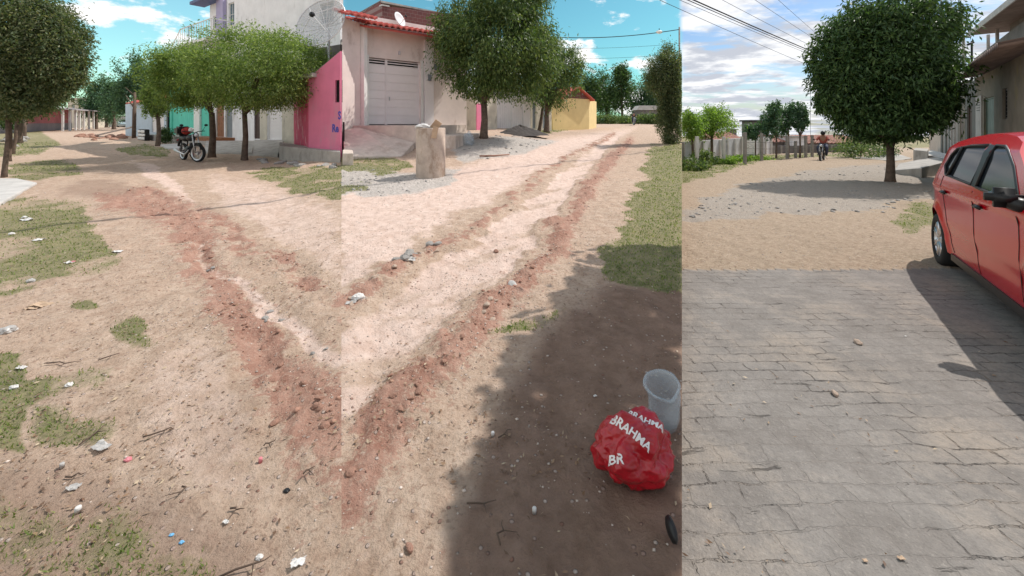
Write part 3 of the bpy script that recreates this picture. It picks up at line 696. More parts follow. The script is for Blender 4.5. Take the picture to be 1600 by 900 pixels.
# ------------------------------------------------------------------ facades
class Fac:
    """a building whose front runs from A (left) to B (right); local x along it, y into the building, z up from z0"""
    def __init__(s, name, label, cat, pa, da, pb, db, z0, group=None):
        s.A = Vector(W(pa, da)); s.B = Vector(W(pb, db)); s.d = (s.B-s.A); s.len = s.d.length; s.d.normalize(); s.z0 = z0
        s.rz = math.atan2(s.d.y, s.d.x); s.root = thing(name, label, cat, (s.A.x, s.A.y, z0), s.rz, group)
    def u(s, px, off=0.):
        """local x where the sight line px meets the plane y=off"""
        n = Vector((-s.d.y, s.d.x)); O = s.A+n*off; k = (px-800)/F
        # O.x + t dx = k (O.y + t dy)
        return (k*O.y-O.x)/(s.d.x-k*s.d.y)
    def z(s, px, row, off=0.):
        n = Vector((-s.d.y, s.d.x)); t = s.u(px, off); d = s.A.y+n.y*off+t*s.d.y
        return Zr(row, d)-s.z0
    def rect(s, p0, p1, r0, r1, off=0., at=None):
        """pixel rectangle -> local (x0,x1,zlow,zhigh), rows measured at column at"""
        at = at if at is not None else (p0+p1)/2
        return (s.u(p0, off), s.u(p1, off), s.z(at, r1, off), s.z(at, r0, off))
    def wall(s, name, x0, x1, zb, zl, zr, holes, mt, thick=.15, y=0., depth=.12):
        xs = sorted({x0, x1} | {h[k] for h in holes for k in (0, 1)}); zs = sorted({zb} | {h[k] for h in holes for k in (2, 3)}); mb = MB()
        zs = [q for q in zs if q >= zb]; ztop = lambda x: zl+(zr-zl)*(x-x0)/(x1-x0)
        for i in range(len(xs)-1):
            for j in range(len(zs)):
                a, b = xs[i], xs[i+1]; lo = zs[j]; top = j == len(zs)-1
                hi0, hi1 = (ztop(a), ztop(b)) if top else (zs[j+1],)*2
                cx = (a+b)/2; cz = lo+.001
                if any(h[0]-1e-6 < cx < h[1]+1e-6 and h[2]-1e-6 <= cz < h[3] for h in holes): continue
                mb.add([(a,y,lo),(b,y,lo),(b,y,hi1),(a,y,hi0)], [(0,1,2,3)])
                mb.add([(a,y+thick,lo),(b,y+thick,lo),(b,y+thick,hi1),(a,y+thick,hi0)], [(3,2,1,0)])
        for h in holes:
            a, b, lo, hi = h[:4]
            mb.add([(a,y,lo),(a,y+thick,lo),(a,y+thick,hi),(a,y,hi)], [(0,1,2,3)]); mb.add([(b,y,lo),(b,y+thick,lo),(b,y+thick,hi),(b,y,hi)], [(3,2,1,0)])
            mb.add([(a,y,hi),(b,y,hi),(b,y+thick,hi),(a,y+thick,hi)], [(0,1,2,3)])
            if lo > zb+1e-3: mb.add([(a,y,lo),(b,y,lo),(b,y+thick,lo),(a,y+thick,lo)], [(3,2,1,0)])
        mb.add([(x0,y,zl),(x1,y,zr),(x1,y+thick,zr),(x0,y+thick,zl)], [(0,1,2,3)])
        mb.add([(x0,y,zb),(x0,y+thick,zb),(x0,y+thick,zl),(x0,y,zl)], [(0,1,2,3)]); mb.add([(x1,y,zb),(x1,y+thick,zb),(x1,y+thick,zr),(x1,y,zr)], [(3,2,1,0)])
        return mb.build(name, M[mt], s.root)
    def shell(s, x0, x1, z0, z1, depth, mt, roof='concrete', skew=0., y=.15):
        """side and back walls and a flat roof"""
        mb = MB(); xb = x1+skew; 
        mb.add([(x0,y,z0),(x0,depth,z0),(x0,depth,z1),(x0,y,z1)], [(0,1,2,3)]); mb.add([(x1,y,z0),(xb,depth,z0),(xb,depth,z1),(x1,y,z1)], [(3,2,1,0)])
        mb.add([(x0,depth,z0),(xb,depth,z0),(xb,depth,z1),(x0,depth,z1)], [(3,2,1,0)]); mb.build('side_wall', M[mt], s.root)
        MB().slab([(x0,y),(x1,y),(xb,depth),(x0,depth)], z1-.12, z1-.02).build('roof', M[roof], s.root)
    def box(s, name, x0, x1, y0, y1, z0, z1, mt, parent=None, b=0):
        m = MB(); (m.bbox(x0,x1,y0,y1,z0,z1,b) if b else m.box(x0,x1,y0,y1,z0,z1)); return m.build(name, M[mt], parent or s.root)
    def door(s, h, mt, kind='door', y=.08, boards=0, horiz=0, handle=True, frame='white_paint'):
        a, b, lo, hi = h[:4]; fw = .05
        m = MB()
        if horiz:
            n = horiz; hh = (hi-lo)/n
            for i in range(n): m.bbox(a+fw, b-fw, y, y+.04, lo+i*hh+.006, lo+(i+1)*hh-.006, .008)
            m.box(a+fw, b-fw, y+.02, y+.045, lo, hi-.01)
        elif boards:
            w = (b-a-2*fw)/boards
            for i in range(boards): m.bbox(a+fw+i*w+.004, a+fw+(i+1)*w-.004, y, y+.04, lo, hi-fw, .006)
            m.box(a+fw, b-fw, y+.02, y+.045, lo, hi-fw)
        else: m.bbox(a+fw, b-fw, y, y+.045, lo, hi-fw, .01)
        dr = m.build(kind, M[mt], s.root)
        f = MB(); f.box(a+.003, a+fw, y-.03, y+.06, lo, hi-.003); f.box(b-fw, b-.003, y-.03, y+.06, lo, hi-.003); f.box(a+fw, b-fw, y-.03, y+.06, hi-fw, hi-.003)
        f.build('frame', M[frame], dr)
        if handle: MB().tube([(b-fw-.1, y-.04, lo+(hi-lo)*.47), (b-fw-.1, y-.04, lo+(hi-lo)*.52)], .012, 6).build('handle', M['metal'], dr)
        return dr
    def window(s, h, bars=4, glass='glass_blue', frame='white_paint', y=.06, hbars=2, sill=True):
        a, b, lo, hi = h[:4]; w = MB()
        w.box(a+.002,a+.05,y,y+.05,lo,hi); w.box(b-.05,b-.002,y,y+.05,lo,hi); w.box(a+.05,b-.05,y,y+.05,lo+.002,lo+.05); w.box(a+.05,b-.05,y,y+.05,hi-.05,hi-.002)
        for i in range(1, bars): x = a+(b-a)*i/bars; w.box(x-.012, x+.012, y+.005, y+.03, lo+.05, hi-.05)
        for i in range(1, hbars): z = lo+(hi-lo)*i/hbars; w.box(a+.05, b-.05, y+.008, y+.035, z-.012, z+.012)
        wo = w.build('window', M[frame], s.root)
        MB().box(a+.05, b-.05, y+.04, y+.045, lo+.05, hi-.05).build('pane', M[glass], wo)
        if sill: MB().bbox(a-.05, b+.05, -.04, .0, lo-.06, lo-.003, .01).build('sill', M[frame], wo)
        return wo
def text_obj(s, size, mt, parent, loc, rot, extrude=.004, bold=.0, align='LEFT', name='lettering', sx=1.):
    cu = bpy.data.curves.new(name, 'FONT'); cu.body = s; cu.size = size; cu.extrude = extrude; cu.offset = bold; cu.align_x = align; cu.resolution_u = 3
    t = bpy.data.objects.new(name, cu); C.objects.link(t); dg = bpy.context.evaluated_depsgraph_get(); me = bpy.data.meshes.new_from_object(t.evaluated_get(dg))
    bpy.data.objects.remove(t); me.materials.clear(); me.materials.append(M[mt]); o = bpy.data.objects.new(name, me); C.objects.link(o)
    if parent: o.parent = parent
    o.location = loc; o.rotation_euler = rot; o.scale = (sx, 1, 1); return o
def tiles(root, x0, x1, y0, y1, z0, z1, mt, name='roof', pitch=.2, amp=.05, th=.05, parent=None):
    """barrel-tile sheet from (y0,z0) at the eave to (y1,z1) at the ridge"""
    n = max(8, int((x1-x0)/pitch*8)); rows = max(3, int(math.hypot(y1-y0, z1-z0)/.35)); V = []; Fc = []
    for j in range(rows+1):
        for k, st in ((0, 0.), (1, .02)):
            if j == rows and k: continue
            t = j/rows
            for i in range(n+1):
                x = x0+(x1-x0)*i/n; zz = z0+(z1-z0)*t+amp*abs(math.sin(math.pi*(x-x0)/pitch))-st*0
                V.append((x, y0+(y1-y0)*t, zz+(.03 if k else 0)))
    R_ = len(V)//(n+1)
    for j in range(R_-1):
        for i in range(n): Fc.append((j*(n+1)+i, j*(n+1)+i+1, (j+1)*(n+1)+i+1, (j+1)*(n+1)+i))
    N0 = len(V)
    V += [(x, y, z-th) for x, y, z in V]
    for j in range(R_-1):
        for i in range(n): Fc.append((N0+(j+1)*(n+1)+i, N0+(j+1)*(n+1)+i+1, N0+j*(n+1)+i+1, N0+j*(n+1)+i))
    for i in range(n): Fc.append((N0+i, N0+i+1, i+1, i))
    return mobj(name, V, Fc, M[mt], parent or root)

# ================================================================== LEFT STREET
gA = lambda px, row: P(px, row)
# --- row of trees on the far left
def ctree(px, row_base, crowns_px, name, label, leaf, n, L, group=None, d=None, trunk_top=None, r0=.12, lean=0, clipu=None, bark='bark', zb=None, cat='tree', **kw):
    """crowns_px: list (px,row,rx_px,rz_px[,ddepth]) at the tree's distance"""
    if d is None: x, d, z = P(px, row_base)
    else: x, _ = W(px, d); z = gz(x, d) if zb is None else zb
    k = d/F; cr = []
    for c in crowns_px:
        dd = c[4] if len(c) > 4 else 0; cx, cz = (c[0]-800)*k-x, Zr(c[1], d)-z
        uu = (c[0]-800)/F; rx = c[2]*k/math.sqrt(1+uu*uu); rz = c[3]*k
        cr.append(((cx*(d+dd)/d+(x*dd/d), dd, (Zr(c[1], d+dd)-z)), (rx, (c[5] if len(c) > 5 else rx), rz)))
    c0 = cr[0][0]; top = trunk_top if trunk_top else c0[2]-cr[0][1][2]*.75
    tr = [[(0,0,-.15,r0*1.5), (lean*.15,0,.15,r0*1.1), (lean*.5+.03,.02,top*.5,r0*.9), (lean,0,top,r0*.8)]]
    wc = None
    if clipu is not None: wc = lambda p: (p[:, 0]/np.maximum(p[:, 1], .1) >= clipu[0]) & (p[:, 0]/np.maximum(p[:, 1], .1) <= clipu[1])
    return tree(name, label, (x, d, z), cr, tr, leaf, bark, group, cat, n, L, world_clip=wc, **kw)
GL = 'trees shading the left verge'
ctree(6, 278, [(30,72,108,80),(86,80,66,62),(10,20,115,56),(-60,90,80,80),(50,140,72,42),(62,40,62,40),(12,160,70,30),(100,110,40,38)], 'shade_tree', 'large brownish-green tree filling the top left corner, nearest of the left row', 'leaf_brown', 80000, .085, GL, trunk_top=1.9, clumps=170, csize=.14, lean=.1, r0=.05)
ctree(14, 252, [(52,128,62,48),(15,130,50,48)], 'shade_tree', 'second dark tree of the left row, under the brownish crown', 'leaf_dark', 16000, .14, GL, trunk_top=1.7, clumps=70, csize=.16, r0=.06)
ctree(19, 240, [(30,160,40,22),(10,165,32,20)], 'shade_tree', 'third dark tree of the left row with a low crown', 'leaf_dark', 9000, .14, GL, trunk_top=1.4, clumps=50, csize=.18, lean=.2, r0=.07)
ctree(30, 224, [(80,143,33,26),(45,150,45,22)], 'shade_tree', 'fourth tree of the left row, bluish green against the pink market', 'leaf_far', 12000, .17, GL, trunk_top=2.2, clumps=60, csize=.2, r0=.14)
ctree(38, 218, [(10,185,30,16)], 'shade_tree', 'farthest thin tree of the left row by the rubble', 'leaf_dark', 3000, .18, GL, trunk_top=1.6, clumps=30, csize=.2, r0=.1)
# --- pink market shed with white posts
f = Fac('market_shed', 'low pink market shed with grey base and a row of white posts', 'shed', 56, 44, 150, 62, gz(*W(90, 48))+.05)
x0, x1 = 0, f.len
hi = 3.0
f.wall('wall', x0, x1, .95, hi, hi, [], 'market_pink', y=2.6); f.wall('lower_wall', x0, x1, -.3, .95, .95, [], 'market_grey', y=2.55)
f.shell(x0, x1, -.3, hi, 7, 'market_pink', y=2.75)
MB().slab([(x0-.3,-.4),(x1+.3,-.4),(x1+.3,3),(x0-.3,3)], [hi-.35]*2+[hi+.05]*2, [hi-.2]*2+[hi+.2]*2).build('canopy', M['market_grey'], f.root)
f.box('side_wall_white', -.9, -.02, 1.0, 1.2, -.2, 2.7, 'white_wall')
for px in (98, 109, 118, 124, 131, 139, 146): u_ = f.u(px); f.box('post', u_-.1, u_+.1, -.1, .1, -.3, hi-.3, 'white_paint')
for a, b in ((30, 44), (50, 60), (70, 80)):
    pass
# far little house behind the market
f = Fac('small_house', 'pale two-level house with reddish roof seen past the market', 'house', 106, 75, 128, 75, 0)
h1 = f.rect(112, 117, 163, 172); f.wall('wall', 0, f.len, 0, f.z(110, 153), f.z(128, 153), [h1], 'beige_wall'); f.window(h1); f.shell(0, f.len, 0, f.z(110, 153), 5, 'beige_wall', 'roof_red')
# far wall seen through the trees
f = Fac('boundary_wall', 'long low pale wall behind the far trees of the left street', 'wall', 20, 90, 262, 80, .3); f.box('wall', 0, f.len, 0, .2, 0, 2.4, 'concrete_white')
# --- far green trees
GF = 'far trees closing the left street'
for px, d, cr, n, lb in ((150, 62, [(152,152,26,32),(140,165,18,22)], 7000, 'green tree at the end of the street just right of the pink market'),
                     (212, 55, [(210,120,28,36),(195,150,20,30),(235,140,22,36)], 11000, 'tallest far green tree with a pointed top before the hedge trees'),
                     (178, 60, [(178,158,18,32)], 4500, 'slim green tree between the two larger far trees'),
                     (166, 75, [(166,170,26,24)], 4000, 'low dark green tree above the parked car'),
                     (245, 68, [(250,125,26,35)], 5000, 'far bluish green tree behind the first hedge tree')):
    ctree(px, 0, cr, 'broadleaf_tree', lb, 'leaf_far', n, .34, GF, d=d, clumps=45, csize=.2, r0=.22, shell=.6)
# --- hedge-cut trees
hk = dict(box=1.6, droop=.5)
ctree(247, 228, [(241,155,21,25)], 'clipped_tree', 'smallest clipped tree, beside the black and white stone wall', 'leaf_hedge', 7000, .13, 'clipped street trees of the left street', trunk_top=1.6, clumps=45, csize=.17, r0=.11)
T_a = ctree(331, 246, [(296,121,60,44)], 'clipped_tree', 'middle clipped tree with forked trunk behind the motorcycle', 'leaf_hedge', 30000, .10, 'clipped street trees of the left street', trunk_top=1.75, clumps=260, csize=.13, r0=.12, droop=.5, box=2.)
T_b = ctree(382, 250, [(418,112,96,54)], 'clipped_tree', 'widest clipped tree with flat top and single trunk near the pink house', 'leaf_hedge', 65000, .09, 'clipped street trees of the left street', trunk_top=1.75, clumps=420, csize=.12, r0=.1, droop=.5, box=2.2, shell=.8)
# --- light blue garage house
zL = lambda px, d: gz(*W(px, d))
L1 = dict(d190=38.0, d262=31.1, d328=26.3, d408=22.3, d440=21.0)
def on_line(px):    # distance along the common building line of the left street
    k = (px-800)/F; s = (-11.8-k*21)/(k*.57+.82); return 21+.57*s
def lfac(name, label, cat, pa, pb, up=.42): 
    return Fac(name, label, cat, pa, on_line(pa), pb, on_line(pb), zL(pa, on_line(pb))+up)
f = lfac('garage_house', 'pale blue house front with a wide roller door behind the smallest clipped tree', 'house', 196, 262)
hh = f.z(230, 160); h1 = (f.u(206), f.u(232), 0, hh*.82); h2 = (f.u(237), f.u(256), 0, hh*.82)
f.wall('wall', 0, f.len, -.5, hh, hh, [h1, h2], 'pale_blue'); f.door(h1, 'pale_blue', 'garage_door', horiz=9); f.door(h2, 'gate', 'garage_door', horiz=9)
f.shell(0, f.len-.05, -.5, hh, 6, 'pale_blue')
tiles(f.root, 1.5, f.len, -.3, 3.5, hh, hh+1.5, 'roof_red', pitch=.35)
f = lfac('teal_house', 'bright turquoise house front with white pillar', 'house', 262.6, 327)
hh = f.z(290, 130); h1 = (f.u(268), f.u(301), 0, hh*.62)
f.wall('wall', 0, f.len-.05, -.5, hh, hh, [h1], 'teal'); f.door(h1, 'teal', 'garage_door', boards=10, frame='teal'); f.shell(0, f.len-.05, -.5, hh, 6, 'teal')
f.box('pillar', f.u(306), f.u(315), -.12, -.01, -.5, hh, 'white_paint'); f.box('edge_pillar', 0, f.u(265), -.1, -.005, -.5, hh, 'dark')
f.box('plinth', -.3, f.len-.1, -1.4, -.005, -.6, 0, 'concrete')
# --- two-storey white house
f = Fac('two_storey_house', 'tall white two-storey house with stained walls, lavender pillar and barred upper window', 'house', 328, on_line(328), 531.4, on_line(531.4), zL(360, 24)+.42)
top = f.z(330, 7); xa = f.u(440)
hW = f.rect(500, 521, 4, 37); hB = f.rect(333, 341, 24, 44); hC = f.rect(357, 366, 4, 40)
d1 = (f.u(337), f.u(350), 0, 2.75); d2 = (f.u(352), f.u(363), 0, 2.7); d3 = (f.u(397), f.u(406), 0, 2.6); d4 = (f.u(418.5), f.u(440.5), 0, 2.75)
f.wall('wall', 0, f.len, -.6, top, top, [hW, hB, hC, d1, d2, d3, d4], 'white_wall')
f.shell(0, f.len-.1, -.6, top, 3.0, 'white_wall', skew=-4.8)
f.window(hW, 5, 'glass_blue', hbars=3); f.window(hB, 2, 'glass_blue'); f.window(hC, 2, 'glass_blue')
f.door(d1, 'wood', boards=4, frame='beige_wall'); f.door(d2, 'grey_door', frame='beige_wall'); f.door(d3, 'dark_wood', boards=3, frame='dark_wood')
dd = f.door((d4[0], d4[1], 0, 2.05), 'gate', 'louvre_door', horiz=11); 
f.window((d4[0], d4[1], 2.06, 2.75), 8, 'glass_dark', 'grey_plastic', hbars=2, sill=False)
a_, b_ = f.u(408), f.u(531); f.box('beige_panel', f.u(407), f.u(417.8), -.03, -.003, -.6, 4.0, 'beige_wall'); f.box('beige_panel', f.u(441.5), b_, -.03, -.003, -.6, 4.0, 'beige_wall'); f.box('beige_panel', f.u(418), f.u(441.3), -.03, -.003, 2.8, 4.0, 'beige_wall')
f.box('pillar', f.u(343.5), f.u(354), -.2, -.01, 3.6, top, 'lavender')
f.box('roof_edge', -.9, 2.0, -.8, .0, top-.02, top+.16, 'blue_roof'); f.box('band', 2.0, f.len, -.06, -.004, 3.95, 4.1, 'white_paint')
f.box('step', f.u(325), f.u(367), -1.0, -.005, -.25, 0, 'wood'); f.box('step', f.u(323), f.u(369), -1.4, -1.005, -.45, -.2, 'concrete')
# balcony with white railing and sloping stair rail
bx0, bx1 = -1.3, f.u(366); bz = f.z(340, 68)
f.box('balcony_slab', bx0, bx1, -1.2, -.005, bz-.15, bz, 'white_wall')
m = MB(); rz_ = bz+1.0
for i in range(14): x = bx0+(bx1-bx0)*i/13; m.tube([(x,-1.15,bz),(x,-1.15,rz_)], .02, 5)
m.tube([(bx0,-1.15,rz_),(bx1,-1.15,rz_)], .03, 6); m.tube([(bx1,-1.15,rz_),(bx1,-.02,rz_)], .03, 6)
e = (bx0-2.6, -1.15, bz-1.5); m.tube([(bx0,-1.15,rz_),(e[0],e[1],e[2]+1.0)], .03, 6); m.tube([(bx0,-1.15,bz+.4),(e[0],e[1],e[2]+.4)], .02, 6)
for i in range(9): t = i/8; x = bx0+(e[0]-bx0)*t; m.tube([(x,-1.15,bz-1.5*t),(x,-1.15,rz_-1.5*t)], .018, 5)
m.build('railing', M['white_paint'], f.root)
MB().prism([(bx0,bz-.02),(bx0,bz-.35),(e[0],e[2]-.35),(e[0],e[2]-.02)], -1.2, -.3).build('stair', M['white_wall'], f.root)
# antenna mast
x, y = W(295, 30); z = 3.0
m = MB(); m.tube([(0,0,0),(0,0,Zr(40,30)-z)], .025, 6); tt = Zr(42,30)-z; m.tube([(-.45,0,tt),(.45,0,tt)], .012, 5)
for k in range(5): q = -.4+.2*k; m.tube([(q,-.25,tt),(q,.25,tt)], .008, 4)
o = m.build('antenna', M['dark'], None, loc=(x, y, z)); tag(o, 'thin rooftop antenna mast against the cyan sky', 'antenna')
# --- platforms
def slab_px(name, label, cat, pts, dz, mt='concrete', sink=.25, kind=None, zs=None, parent=None):
    """pts (px,row_of_ground or None,d) ; raised dz over the ground"""
    W_ = [W(p[0], p[1]) for p in pts]; zt = zs if zs else [gz(*w)+dz for w in W_]
    if not hasattr(zt, '__len__'): zt = [zt]*len(W_)
    c = Vector((sum(w[0] for w in W_)/len(W_), sum(w[1] for w in W_)/len(W_)))
    zb = min(gz(*w) for w in W_)-sink
    bm = MB().slab([(w[0]-c.x, w[1]-c.y) for w in W_], 0, [z-zb for z in zt])
    o = bm.build(name, M[mt], parent, loc=(c.x, c.y, zb)); 
    b = o.modifiers.new('bevel', 'BEVEL'); b.width = .025; b.segments = 2
    return tag(o, label, cat, None, kind)
slab_px('platform', 'raised grey concrete platform in front of the pink house', 'platform', [(436,17.8),(436,15.2),(531.8,12.7),(531.8,13.9),(480,15.1)], .42, zs=[.62,.6,.56,.56,.6])
slab_px('ramp', 'rough sloping concrete ramp up to the louvre door', 'ramp', [(398,21.5),(385,17.0),(434,16.0),(444,20.3)], .3, zs=[.55,.12,.2,.6])
slab_px('platform', 'low worn concrete step behind the motorcycle and tree trunks', 'platform', [(322,22.5),(318,18.0),(394,17.0),(398,21.6)], .3, zs=[.45,.14,.22,.5])
slab_px('path', None, None, [(250,23.0),(262,20.2),(290,20.2),(292,24)], .08, 'concrete_white', kind='structure')
slab_px('concrete_slab', 'pale concrete slab at the left edge behind the grass', 'slab', [(-60,10.1),(28,10.1),(58,9.5),(0,7.0),(-90,6.9)], .05, 'concrete_white')
# --- pink house
f = Fac('pink_house', 'pink house with barred window and blue painted letters, peeling red side', 'house', 482, 14.5, 531.9, 13.3, .55)
zr_ = f.z(531, 80); zl_ = f.z(482, 122); hw = f.rect(523.5, 531, 125, 160)
hw = (hw[0], f.len-.06, hw[2], hw[3])
f.wall('wall', 0, f.len, -.5, zl_, zr_, [hw], 'pink', thick=.05); f.window(hw, 3, 'glass_dark', 'dark', hbars=3, sill=False)
# side wall running back to the left and radial right wall
n_ = Vector((-f.d.y, f.d.x))
def loc_of(px, d): v = Vector(W(px, d))-f.A; return (v.dot(f.d), v.dot(n_))
sl = loc_of(459, 18.0); sr = loc_of(531.0, 17.0); m = MB()
m.add([(0,0,-.5),(sl[0],sl[1],-.5),(sl[0],sl[1],2.75),(0,0,zl_)], [(0,1,2,3)]); m.build('side_wall', M['pink_peel'], f.root)
m = MB(); m.add([(f.len,0,-.5),(sr[0],sr[1],-.5),(sr[0],sr[1],zr_),(f.len,0,zr_)], [(3,2,1,0)]); m.add([(sl[0],sl[1],-.5),(sr[0],sr[1],-.5),(sr[0],sr[1],zr_),(sl[0],sl[1],2.75)], [(3,2,1,0)]); m.build('back_wall', M['pink'], f.root)
MB().slab([(-.02,.02),(f.len-.02,.02),(sr[0]-.02,sr[1]),(sl[0],sl[1])], [zl_-.1,zr_-.1,zr_-.1,2.65], [zl_+.02,zr_+.02,zr_+.02,2.78]).build('roof', M['concrete'], f.root)
MB().slab([(-.35,-.15),(.55,-.15),(.55,.1),(-.35,.3)], zl_+.0, zl_+.14).build('ledge', M['concrete_white'], f.root)
sz = .30
text_obj('S', .36, 'letter_blue', f.root, (f.u(529)-.02, -.004, f.z(529, 186)), (R(90),0,0), bold=.012)
text_obj('Re', .36, 'letter_blue', f.root, (f.u(519), -.004, f.z(522, 206)), (R(90),0,0), bold=.012)
# grey parapet block behind the pink roof, dish on post
f2 = Fac('roof_block', 'grey unplastered parapet behind the pink roof', 'parapet', 497, 17.0, 531.6, 16.2, 2.6); f2.box('wall', 0, f2.len, 0, .2, 0, f2.z(515, 72), 'grey_wall')
# mesh satellite dish
dx, dy = W(513, 15.6); zc = Zr(44, 15.6); root = thing('satellite_dish', 'large grey mesh satellite dish on a post over the pink house', 'satellite dish', (dx, dy, 3.2))
rd_ = 1.02; cz = zc-3.2
rot = Matrix.Rotation(R(-14), 3, 'Z') @ Matrix.Rotation(R(68), 3, 'X')
def dp(r, a): p = Vector((r*math.cos(a), r*math.sin(a), r*r*.28)); q = rot @ p; return (q.x, q.y-.25, q.z+cz)
m = MB()
for k in range(16): m.tube([dp(rd_*t/5, 2*math.pi*k/16) for t in range(6)], .012, 4)
for rr in (.3,.55,.8,1.0): m.tube([dp(rd_*rr, 2*math.pi*k/32) for k in range(33)], .009 if rr < 1 else .02, 4)
ribs = m.build('rib_frame', M['dish_mesh'], root)
def meshmat():
    m_, nt, b = newmat('dish_screen'); N = nt.nodes; L = nt.links; b.inputs['Base Color'].default_value = (.5,.5,.52,1); b.inputs['Alpha'].default_value = .6; return m_
V = [dp(0,0)]; Fc = []
for rr in range(1, 7):
    for k in range(32): V.append(dp(rd_*rr/6, 2*math.pi*k/32))
for k in range(32): Fc.append((0, 1+k, 1+(k+1) % 32))
for rr in range(5):
    for k in range(32): k2 = (k+1) % 32; Fc.append((1+rr*32+k, 1+(rr+1)*32+k, 1+(rr+1)*32+k2, 1+rr*32+k2))
mobj('reflector_mesh', V, Fc, meshmat(), root, True)
m = MB(); foc = rot @ Vector((0,0,.75)); fp = (foc.x, foc.y-.25, foc.z+cz)
for k in range(4): m.tube([dp(rd_, math.pi/4+math.pi/2*k), fp], .01, 4)
m.build('feed_arm', M['dish_mesh'], root); MB().ell(fp, (.1,.1,.1)).build('receiver', M['dark'], root)
MB().tube([(0,.0,-.3),(0,.05,cz-.05)], .05, 8).build('post', M['metal'], root)
# --- stone wall, stump, bush, plank, post
x, y, z = P(216, 219); m = MB(); w = 2.0; root = thing('stone_wall', 'low wall of black and white painted stones', 'wall', (x, y, z), R(-38))
MB().bbox(0, w, 0, .25, -.1, .78, .03).build('core', M['black'], root)
random.seed(3); m = MB()
for i in range(9):
    for j in range(3):
        s = random.uniform(.07,.12); m.ell((.13+i*.215+(j % 2)*.08, -.02, .15+j*.24), (s, .05, s*.95), 7, 5, .12)
m.build('white_stones', M['white_paint'], root)
x, y, z = P(258, 224); tree('bush', 'small round green bush at the foot of the smallest clipped tree', (x, y, z), [((0,0,.45),(.4,.4,.45))], [[(0,0,-.1,.04),(0,0,.3,.02)]], 'leaf_dark', 'bark', None, 'bush', 2500, .1, clumps=25, csize=.25)
x, y, z = P(209, 216); m = MB(); m.tube([(0,0,-.2),(.05,0,2.0),(0,.1,3.6)], [.14,.12,.08], 7); m.tube([(.02,0,2.4),(-.9,.3,3.4)], [.06,.02], 5); m.tube([(0,.1,3.3),(-.5,-.2,4.0)], [.04,.015], 5)
tag(m.build('dead_trunk', M['bark'], None, True, (x, y, z)), 'bare dead trunk standing beside the painted stone wall', 'tree trunk')
x, y, z = P(190, 213); m = MB(); m.bbox(-1.9, 1.9, -.08, .08, 0, .12, .02); o = m.build('plank', M['concrete_pale'], None, loc=(x, y, z+.5)); o.rotation_euler = (0, R(-16), R(20)); tag(o, 'pale beam leaning over the rubble before the stone wall', 'beam')
random.seed(5)
stones(24, [(120,214,5),(165,216,6),(200,216,4)], 'rock_red', .08, .16, 'broken rubble piece heaped at the end of the left street', 'rubble at the end of the left street')
stones(14, [(10,224,6),(40,217,6)], 'rock_grey', .08, .18, 'rubble piece under the far trees at the left edge', 'rubble under the left trees')
stones(16, [(400,250,5),(470,258,4),(528,262,3)], 'rock_grey', .05, .12, 'broken concrete chunk lying before the raised platform', 'chunks before the platform')
